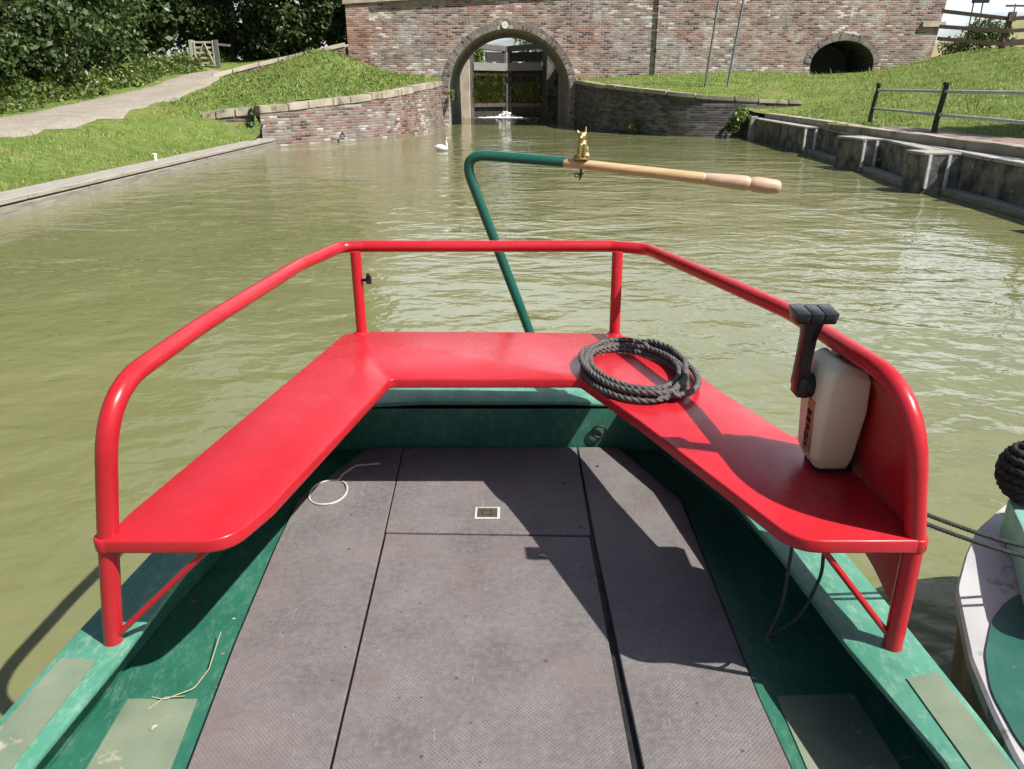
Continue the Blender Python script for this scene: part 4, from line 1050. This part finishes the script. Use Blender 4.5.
# ------------------------------------------------------------------ timber edging, left
te = thing('timber_edging', (-7.8,12,WZ), 'long weathered grey timber edging two beams high along the left bank', 'edging')
ys = [-20,-9,-1,6.5,12.5,17.1,21.8,26.25]
for a_, b_ in zip(ys, ys[1:]):
    mb = MB(); mb.box((-8.30,a_+.01,-.195), (-7.70,b_-.012,-.115)); mb.build('cap_beam', M['grey_timber_top'], te, bevel=.016)
ys = [-20,-7,2,9,14.4,17.6,20.2,23.6,26.2]
for a_, b_ in zip(ys, ys[1:]):
    mb = MB(); mb.box((-7.95,a_+.012,-.60), (-7.715,b_-.012,-.222)); mb.build('face_beam', M['grey_timber'], te, bevel=.014)
mb = MB(); mb.box((-8.2,-20,-.9), (-7.96,26.2,-.26)); mb.build('backing', M['dark_timber'], te)
mb = MB(); mb.tube([(-8.22,18.4,-.115), (-8.22,18.4,-.02), (-8.22,18.4,0.02), (-8.22,18.4,.035)], [.04,.04,.055,.045], 14)
tag(mb.build('mooring_bollard', M['white'], None, 40), 'small white mooring post on the grey timber edging', 'bollard')

# ------------------------------------------------------------------ quay, right
qw = thing('quay_wall', (8.5,20,WZ), 'dark mottled concrete quay stepping out in blocks toward the water on the right', 'wall')
segs = [  # plan of each block (front corner, along the wall ...)
  [(9.0,31.5), (9.0,30.61), (10.2,30.61), (10.2,31.5)],
  [(9.42,30.6), (9.08,30.3), (8.72,24.0), (9.22,23.75), (9.7,23.75), (9.9,30.6)],
  [(9.10,23.74), (8.66,20.4), (8.66,19.75), (9.3,19.75), (9.6,23.74)],
  [(7.98,19.74), (8.16,18.75), (8.62,18.55), (9.2,18.55), (9.2,19.74)],
  [(8.55,18.54), (8.05,15.75), (8.05,15.40), (8.9,15.40), (9.1,18.54)],
  [(7.58,15.39), (7.62,14.75), (8.22,14.62), (8.9,14.62), (8.9,15.39)],
  [(8.24,14.61), (8.05,12.2), (7.9,10.6), (8.9,10.6), (8.9,14.61)],
  [(7.5,10.59), (7.55,9.9), (8.1,9.8), (8.9,9.8), (8.9,10.59)],
  [(8.1,9.79), (8.0,-25), (8.9,-25), (8.9,9.79)]]
for sg in segs:
    mb = MB(); mb.prism(sg, -1.4, .285); mb.build('concrete_block', M['concrete'], qw, bevel=.02)
    cxs = sum(p[0] for p in sg)/len(sg); cys = sum(p[1] for p in sg)/len(sg)
    mb = MB(); mb.prism([(p[0]-.025*(1 if p[0] < cxs else 0), p[1]) for p in sg], .287, .345); mb.build('block_top', M['concrete_top'], qw, bevel=.018)  # slab added to carry the sunlit tone of the block tops
mb = MB(); mb.prism([(8.58,-25), (8.60,10), (8.72,20.6), (9.12,23.5), (9.5,30.6), (9.9,30.6), (9.52,23.3), (9.10,20.5), (8.98,10), (8.96,-25)], .2, .52); mb.build('kerb_edge', M['coping'], qw, bevel=.02)
for a_, b_ in (((8.95,23.7),(8.52,20.2)), ((8.42,18.6),(7.92,15.6)), ((8.16,14.6),(7.9,10.7)), ((8.0,9.7),(7.9,-20))):
    mb = MB(); mb.bar((a_[0]-.08,a_[1],WZ+.06), (b_[0]-.08,b_[1],WZ+.06), .26, .13); mb.build('timber_ledge', M['grey_timber'], qw, bevel=.015)
for x, y, dx, dy in ((8.62,23.73,.40,-.02), (8.20,18.70,.34,-.10), (7.70,14.72,.44,-.08)):
    for q in (.0, .75):
        mb = MB(); mb.bar((x+dx*q,y+dy*q-.0,-.30), (x+dx*q,y+dy*q-.0,.30), .07, .05, up=(1,0,0)); mb.build('groove_strip', M['limestreak'], qw)
mb = MB(); mb.box((8.86,30.15,-1.2), (9.12,30.35,.42)); mb.build('corner_post', M['concrete_top'], qw, bevel=.02)
# fence on the quay
qf = thing('quay_fence', (9.6,18,.44), 'black iron posts with two grey rails along the quay edge', 'fence')
fp = [(10.1,22.9), (9.4,18.0), (8.75,13.1), (8.72,8.2), (8.7,3.3)]
for x, y in fp:
    z0 = float(HR(np.array([x]),np.array([y]))[0])
    mb = MB(); mb.tube([(x,y,z0-.2), (x,y,z0+.25), (x+.08,y,z0+1.0), (x+.085,y,z0+1.03)], [.075,.06,.055,.07], 10)
    mb.tube([(x+.085,y,z0+1.01), (x+.085,y,z0+1.07)], [.09,.075], 10); mb.build('fence_post', M['post_black'], qf, 40)
for h, off in ((.93,.07), (.45,.035)):
    mb = MB(); mb.tube([(x+off,y,.44+h) for x,y in fp], .033, 10); mb.build('fence_rail', M['rail_grey'], qf, 60)

# ------------------------------------------------------------------ sign poles
for i, (x, dx, lab) in enumerate(((7.94,.26,'left-hand of two tall thin grey poles leaning right in the grass before the bridge'), (8.85,.33,'right-hand of two tall thin grey poles leaning right in the grass before the bridge'))):
    z0 = float(HR(np.array([x]),np.array([34.0]))[0])
    mb = MB(); mb.tube([(x,34,z0-.3), (x+dx*1.35,34,z0+4.2)], .05, 12)
    tag(mb.build('sign_pole', M['galv'], None, 40), lab, 'pole', 'pair of sign poles')

# ------------------------------------------------------------------ field fence, far right
ff = thing('field_fence', (22.5,38,3.0), 'brown timber post and rail fence at the top of the grass slope', 'fence')
posts = [(19.6,38.95), (22.2,38.0), (25.6,37.2), (28.6,36.4)]
def hz(x, y): return float(HR(np.array([float(x)]), np.array([float(y)]))[0])
for x, y in posts[1:]:
    mb = MB(); z0 = hz(x,y); mb.bar((x-.06,y,z0-.3), (x+.10,y,z0+1.5), .2, .2, up=(1,0,0)); mb.box((x-.08,y-.16,z0+1.15), (x+.30,y+.05,z0+1.56)) if False else None
    mb.build('fence_post', M['brown_timber'], ff, bevel=.02)
    mb = MB(); mb.box((x-.06,y-.17,z0+1.12), (x+.24,y-.10,z0+1.50)); mb.build('post_cap_board', M['brown_timber'], ff)
for zl, zr in ((1.62,1.22), (.98,.72), (.48,.18)):
    mb = MB()
    for (xa,ya), (xb,yb) in zip(posts, posts[1:]):
        za = 3.02+zl if xa < 21 else hz(xa,ya)+zr; zb = hz(xb,yb)+zr
        mb.bar((xa,ya-.12,za), (xb,yb-.12,zb), .07, .16)
    mb.build('fence_rail', M['brown_timber'], ff)
f2 = thing('stock_fence', (25,44,2.7), 'lower brown rail on short posts in the field behind the fence', 'fence')
mb = MB(); mb.bar((23.4,42,3.40), (27,41.4,3.72), .07, .13); mb.build('rail', M['brown_timber'], f2)
for x, y in ((24.9,41.8), (26.8,41.45)):
    mb = MB(); mb.bar((x-.05,y+.08,2.5), (x+.05,y+.08,3.7), .13, .13, up=(1,0,0)); mb.build('post', M['brown_timber'], f2)
nbd = thing('notice_board', (24.6,41.5,2.9), 'small white square notice on a post behind the fence', 'sign')
mb = MB(); mb.box((23.95,41.4,3.34), (24.33,41.43,3.80)); mb.build('board', M['white'], nbd, bevel=.006)
mb = MB(); mb.box((24.08,41.392,3.45), (24.2,41.399,3.68)); mb.build('printed_mark', M['dark_metal'], nbd)
mb = MB(); mb.box((24.10,41.431,2.4), (24.18,41.5,3.75)); mb.build('post', M['brown_timber'], nbd)
for nm, x, y, h, lab, two in (('utility_pole', 69.8,128,14.6,'distant double telegraph pole with a box on top against the sky',True), ('utility_pole', 82.5,140,13.9,'distant single telegraph pole with a crossarm against the sky',False)):
    up = thing(nm, (x,y,2), lab, 'pole', 'telegraph poles on the skyline')
    for q in ((-.7,.7) if two else (0,)):
        mb = MB(); mb.tube([(x+q,y,1.5), (x+q,y,h)], .10, 8); mb.build('pole', M['brown_timber'], up)
    mb = MB(); mb.bar((x-1.5,y,h-.3), (x+1.5,y,h-.3), .25, .3); mb.build('crossarm', M['brown_timber'], up)
    if two:
        mb = MB(); mb.box((x-1.2,y-.8,h-1.7), (x+1.2,y-.3,h-.1)); mb.build('transformer', M['dark_metal'], up)

# small timber gate on the path
pg = thing('field_gate', (-15.461,42,2.3), 'small pale wooden five-bar gate beside the path under the trees', 'gate')
gz = float(HL(np.array([-16.0]),np.array([42.0]))[0])
for z in (.18,.42,.66,.90,1.14):
    mb = MB(); mb.bar((-15.912,42,gz+z), (-14.928,42,gz+z), .05, .09); mb.build('gate_bar', M['pale_gate'], pg)
for x in (-15.887,-14.953):
    mb = MB(); mb.bar((x,41.97,gz+.05), (x,41.97,gz+1.22), .09, .06, up=(1,0,0)); mb.build('gate_stile', M['pale_gate'], pg)
mb = MB(); mb.bar((-15.871,41.95,gz+.15), (-15.379,41.95,gz+1.15), .07, .04); mb.build('brace', M['pale_gate'], pg)
mb = MB(); mb.bar((-15.379,41.93,gz+1.15), (-14.985,41.93,gz+.15), .07, .04); mb.build('brace', M['pale_gate'], pg)
for x in (-16.05,-14.79):
    mb = MB(); mb.bar((x,42,gz-.3), (x,42,gz+1.25), .16, .16, up=(1,0,0)); mb.build('gate_post', M['gate_grey'] if x > -15.5 else M['pale_gate'], pg)
mb = MB(); mb.bar((-14.764,42,gz+1.05), (-14.149,42.2,gz+1.0), .06, .10); mb.build('side_rail', M['gate_grey'], pg)

# ------------------------------------------------------------------ plants
def leaves(centres, radii, n, size, rng, flat=.35, shell=.55, droop=.25):
    c = np.array(centres, float); r = np.array(radii, float)
    if r.ndim == 1: r = np.repeat(r[:,None], 3, 1)
    w = r.prod(1)**(2/3); idx = rng.choice(len(c), n, p=w/w.sum())
    d = rng.normal(size=(n,3)); d /= np.linalg.norm(d,axis=1)[:,None]
    rad = shell + (1-shell)*rng.random(n)**.6
    rad *= 1+.18*rng.normal(size=n)
    P = c[idx] + d*r[idx]*rad[:,None]
    nrm = d*.5 + rng.normal(size=(n,3))*.7 + np.array([0,0,flat]); nrm /= np.linalg.norm(nrm,axis=1)[:,None]
    a = np.cross(nrm, rng.normal(size=(n,3))); a /= np.linalg.norm(a,axis=1)[:,None]+1e-9; a[:,2] -= droop; b = np.cross(nrm, a); b /= np.linalg.norm(b,axis=1)[:,None]+1e-9
    s = size*(.55+.9*rng.random(n))[:,None]
    V = np.stack([P-a*s*.5, P+b*s*.33+nrm*s*.06, P+a*s*.6, P-b*s*.33+nrm*s*.06], 1).reshape(-1,3)
    F = np.arange(4*n).reshape(n,4); return V, F
def tree(name, x, y, z0, height, rad, n, size, mat, label, cat='tree', group=None, low=.12, seed=0, trunk_r=.16, clumps=26):
    rng = np.random.default_rng(seed+100)
    root = thing(name, (x,y,z0), label, cat, group)
    mb = MB(); h = height
    mb.tube([(x,y,z0-.3), (x+rng.normal()*.1,y+rng.normal()*.1,z0+h*.3), (x+rng.normal()*.25,y+rng.normal()*.25,z0+h*.6), (x+rng.normal()*.3,y+rng.normal()*.3,z0+h*.88)], [trunk_r*1.3,trunk_r,trunk_r*.6,trunk_r*.15], 8)
    C = []; Rr = []
    for k in range(clumps):
        u = rng.random(); zz = z0 + h*(low + (1-low)*u); prof_ = math.sin(math.pi*(.18+.80*u))**.6
        a_ = rng.random()*2*math.pi; q = rad*prof_*(.45+.5*rng.random()); px_, py_ = x+q*math.cos(a_), y+q*math.sin(a_)
        C.append((px_,py_,zz)); s_ = rad*(.24+.22*rng.random()); Rr.append((s_*1.1,s_*1.1,s_*.85))
        if k % 2 == 0:
            zb = max(z0+.3, zz-h*.16); mb.tube([(x,y,zb), ((x+px_)/2,(y+py_)/2,(zb+zz)/2+.05), (px_,py_,zz)], [trunk_r*.4,trunk_r*.25,.015], 6)
    mb.build('trunk', M['bark'], root, 60)
    V, F = leaves(C, Rr, n, size, rng); np_mesh('crown', V, F, mat, root)
    return root
def gl_(x, y): return float(HL(np.array([float(np.clip(x,-45,0))]), np.array([float(y)]))[0])
hedge = [(-16.6,9.5,10.2,2.4,'leaf_b','big leafy tree at the far left edge, nearest along the path'), (-16.9,13.8,10.8,2.4,'leaf','dark tree hanging low over the path, second from the left edge'),
  (-17.2,18.0,11.5,2.5,'leaf_b','broad glossy-leaved tree over the widest stretch of path'), (-17.4,22.3,11.5,2.5,'leaf','dark bushy tree in the middle of the path-side row'),
  (-17.6,26.5,11.9,2.4,'leaf_b','leafy tree right of the middle of the path-side row'), (-17.9,30.6,11.9,2.4,'leaf','dark tree two places left of the pale gate'), (-18.2,34.6,12.2,2.3,'leaf_b','mid green tree just left of the pale gate'),
  (-19.0,39.0,13.0,2.4,'leaf','tree standing close behind the pale gate, on its left'), (-15.4,46.0,13.3,2.6,'leaf','very dark tree right behind the pale gate'),
  (-12.0,45.4,13.0,2.5,'leaf','dark tree behind the low stone-capped ramp wall'), (-9.6,44.6,12.6,1.7,'leaf','narrow dark tree against the left end of the brick bridge')]
for i, (x, y, h, r_, mt, lab) in enumerate(hedge):
    tree('broadleaf_tree', x, y, gl_(x,y), h, r_, 24000, .155 if y < 30 else .20, M[mt], lab, group='trees along the towpath', low=.03, seed=i, clumps=64)
for i, (x, y, h, r_) in enumerate(((-19.6,43.8,8.5,2.6), (-21.5,12,8.5,3.2), (-21.8,19,9,3.4), (-22,26,9,3.4), (-22.5,33,9.5,3.4), (-22.5,41,9.5,3.4), (-17.5,51,10,3.6), (-12,51.5,10,3.4))):
    tree('broadleaf_tree', x, y, gl_(x,min(y,47)), h*1.4, r_, 10000, .32, M['leaf'], ['dense dark tree filling the gap left of the pale gate','taller tree behind the row at the far left edge','tall tree behind the second and third path-side trees','tall tree behind the middle of the path-side row','tall tree behind the row, left of the gate','tall dark tree deep behind the gate','tall tree in the second rank behind the gate','tall tree in the second rank behind the ramp wall'][i], group='trees along the towpath', low=.05, seed=40+i, clumps=40)
# trees seen through the arch
for i, (x, y, h, r_, mt, lab) in enumerate(((3.2,84,6.0,3.0,'leaf_c','green tree seen through the arch above the lock gates'), (-7.5,82,5.0,2.6,'leaf_c','green tree seen through the left of the arch'), (2.35,54.6,1.25,.75,'leaf_pale','pale bush seen through the arch beside the right lock gate'), (-2.5,54.2,1.1,.8,'leaf_c','bright bush by the lock seen left through the arch'))):
    tree('tree' if i < 2 else 'bush', x, y, 2.75, h, r_, 2600, .30 if i < 2 else .14, M[mt], lab, 'tree' if i < 2 else 'bush', low=.1, seed=70+i, trunk_r=.12 if i < 2 else .04)
# bank-side trees on the right, beside the photographer's view: they shade the quay and show in the water
for i, (x, y, h, r_) in enumerate(((14.6,15.9,6.0,1.9), (16.0,4.0,8.0,3.2), (21.5,7.5,9.0,3.2))):
    tree('broadleaf_tree', x, y, 1.1, h, r_, 5000, .28, M['leaf_b'], ['tree on the right bank casting shade on the paving','tree on the right bank standing level with the boat','taller tree set back on the right bank'][i], group='trees on the right bank', low=.12, seed=90+i, clumps=34)
# shrubs
tree('shrub', 23.0, 41.6, 2.75, 1.45, 1.5, 3600, .13, M['leaf_b'], 'grey-green bush behind the fence at the right end of the bridge', 'bush', low=.1, seed=120, trunk_r=.03, clumps=18)
tree('ivy_bush', -8.36, 26.55, -.1, .95, .24, 600, .08, M['leaf'], 'dark ivy growing in the gap of the left brick wall', 'bush', low=.1, seed=121, trunk_r=.015, clumps=12)
tree('weed_plant', 8.75, 30.85, WZ+.02, 1.0, .5, 900, .13, M['weed'], 'leafy green plant in the corner of dark wall and quay', 'plant', low=.1, seed=122, trunk_r=.012, clumps=10)
tree('fern_tuft', -3.0, 39.75, .75, .85, .20, 420, .09, M['fern'], 'yellow-green fern on the left edge of the arch', 'plant', low=.1, seed=123, trunk_r=.008, clumps=6)
tree('weed_plant', 5.0, 33.35, WZ+.02, .55, .22, 260, .09, M['fern'], 'small fern at the waterline of the dark wing wall', 'plant', low=.1, seed=124, trunk_r=.008, clumps=6)

# grass and weeds (uncountable)
def scatter(n, xr, yr, ok, H, h0, h1, w0, rng, kind='blade', xf=None):
    x = rng.uniform(*xr, n); y = yr[0]+(yr[1]-yr[0])*rng.random(n)**1.0
    k = ok(x, y); x, y = x[k], y[k]; n = len(x); z = H(x, y)
    h = (h0+(h1-h0)*rng.random(n)**2); a = rng.random(n)*2*math.pi; w = w0*(.6+.8*rng.random(n)); ln = h*(.2+.6*rng.random(n)); b_ = rng.random(n)*2*math.pi
    ca, sa = np.cos(a)*w, np.sin(a)*w
    base = np.stack([x,y,z-.01],1); tip = base + np.stack([np.cos(b_)*ln, np.sin(b_)*ln, h],1); mid = base*.5+tip*.5 + np.stack([0*h,0*h,.12*h],1)
    off = np.stack([ca,sa,0*ca],1)
    V = np.stack([base-off, base+off, mid+off*.8, tip, ], 1).reshape(-1,3); F = np.arange(4*n).reshape(n,4); return V, F
def okL(x, y):
    ex_ = np.interp(y, eL_y, eL_x)
    pn = np.interp(y, [p[1] for p in near], [p[0] for p in near]); pf = np.interp(y, [p[1] for p in far], [p[0] for p in far])
    return (x < np.where(y < 26.3, -8.31, ex_-.02)) & ((x > pn+.12) | (x < pf-.05)) & (x > -17.5) & ~((y > 39.9) & (x > -7.9))
def okR(x, y):
    ex_ = np.interp(y, eR_y, eR_x); return (x > ex_+.05) & ~((x < 10.6) & (y < 20.2)) & (y < 39.9)
def blades(name, parts, mat, label):
    V = np.concatenate([p[0] for p in parts]); F = []; o_ = 0
    for p in parts: F.append(p[1]+o_); o_ += len(p[0])
    return tag(np_mesh(name, V, np.concatenate(F), mat), label, 'grass', kind='stuff')
rg = np.random.default_rng(5)
blades('grass', [scatter(110000, (-17.5,-3.3), (6,40), okL, HL, .02,.08,.009, rg), scatter(16000, (-14,-3.3), (26,40), okL, HL, .06,.20,.011, rg), scatter(1200, (-17.5,-8), (8,27), okL, HL, .10,.28,.011, rg)], M['blade'], 'short grass on the left bank')
blades('grass', [scatter(110000, (3.2,22.5), (17,40), okR, HR, .02,.08,.011, rg), scatter(9000, (3.2,22.5), (22,40), okR, HR, .05,.16,.011, rg), scatter(1200, (9.2,22.5), (15,39.8), okR, HR, .12,.34,.013, rg)], M['blade'], 'short grass on the right bank')
def okU(x, y):
    pf = np.interp(y, [p[1] for p in far], [p[0] for p in far]); return (x < pf-.25+.3*np.sin(y*1.3)) & (x > pf-2.2)
n_u = 9000; xs = rg.uniform(-18.5,-14.2,n_u); ys = rg.uniform(7,46,n_u); k = okU(xs,ys); xs, ys = xs[k], ys[k]
cz = HL(xs,ys)+rg.random(len(xs))**1.5*.7*np.clip((np.interp(ys,[p[1] for p in far],[p[0] for p in far])-xs)/1.0,.15,1)
V, F = leaves(np.c_[xs,ys,cz], np.full(len(xs),.12), 22000, .13, rg)
tag(np_mesh('undergrowth', V, F, M['weed']), 'nettles and weeds along the foot of the trees', 'undergrowth', kind='stuff')
# weeds on the slope above the left wing wall and along the paths
n_u = 2600; xs = rg.uniform(-13,-4,n_u); ys = rg.uniform(27,39.6,n_u); k = okL(xs,ys); xs, ys = xs[k], ys[k]
V, F = leaves(np.c_[xs,ys,HL(xs,ys)+.06], np.full(len(xs),.10), 9000, .075, rg)
tag(np_mesh('weeds', V, F, M['leaf_c']), 'leafy weeds over the steep bank left of the bridge', 'weeds', kind='stuff')

# ------------------------------------------------------------------ light, sky, camera
sx, sy, sz = .688, -.38, 1.0
sd = Vector((sx,sy,sz)).normalized()
sun = bpy.data.lights.new('sun', 'SUN'); sun.energy = 5.0; sun.angle = R(.53); sun.color = (1.0,.955,.88)
so = bpy.data.objects.new('sun', sun); COL.objects.link(so); so.rotation_euler = sd.to_track_quat('Z','Y').to_euler(); so.location = (20,-10,30)
w = bpy.data.worlds.new('World'); scene.world = w; w.use_nodes = True; t = w.node_tree
bg = t.nodes['Background']; sky = N(t, 'ShaderNodeTexSky', sky_type='NISHITA'); sky.sun_disc = False
sky.sun_elevation = math.asin(sd.z); sky.sun_rotation = math.atan2(sd.x, sd.y); sky.air_density = 1.0; sky.dust_density = 1.6; sky.ozone_density = 1.0
tc = N(t, 'ShaderNodeTexCoord'); sp = N(t, 'ShaderNodeSeparateXYZ'); L(t, tc.outputs['Generated'], sp.inputs[0])
zz = math_(t, 'ADD', math_(t, 'MAXIMUM', sp.outputs[2], 0.0), .22)
cb = N(t, 'ShaderNodeCombineXYZ'); L(t, math_(t,'DIVIDE',sp.outputs[0],zz), cb.inputs[0]); L(t, math_(t,'DIVIDE',sp.outputs[1],zz), cb.inputs[1])
cl = ramp(t, noise(t, cb.outputs[0], 1.1, 7, .58, .3), [(.34, (0,0,0)), (.52, (1,1,1))])
low = ramp(t, sp.outputs[2], [(.0, (.20,)*3), (.17, (1,1,1)), (.42, (1,1,1)), (.60, (.05,)*3)])
ahead = ramp(t, math_(t, 'ADD', math_(t, 'MULTIPLY', sp.outputs[0], .6), math_(t, 'MULTIPLY', sp.outputs[1], .8)), [(.30, (.06,)*3), (.72, (1,1,1))])
cm = math_(t, 'MULTIPLY', math_(t, 'MULTIPLY', cl, low), ahead)
skyc = mix(t, math_(t,'MULTIPLY',cm,.9), sky.outputs[0], (17.5,18.6,20.4))
L(t, skyc, bg.inputs[0]); bg.inputs[1].default_value = .066

cam = bpy.data.cameras.new('camera'); co_ = bpy.data.objects.new('camera', cam); COL.objects.link(co_)
cam.sensor_width = 36; cam.lens = 36*769/1024; cam.clip_start = .05; cam.clip_end = 2000
co_.location = (0,0,1.5); co_.rotation_euler = (math.pi/2 - math.atan((384.5-85)/769), 0, 0)
scene.camera = co_
scene.view_settings.view_transform = 'Standard'; scene.view_settings.look = 'None'; scene.view_settings.exposure = .62; scene.view_settings.gamma = 1
scene.view_settings.use_curve_mapping = False
scene.render.engine = 'CYCLES'
cy = scene.cycles; cy.use_denoising = True; cy.use_adaptive_sampling = True; cy.adaptive_threshold = .03
cy.max_bounces = 6; cy.diffuse_bounces = 3; cy.glossy_bounces = 3; cy.transmission_bounces = 3; cy.transparent_max_bounces = 4; cy.caustics_reflective = False; cy.caustics_refractive = False
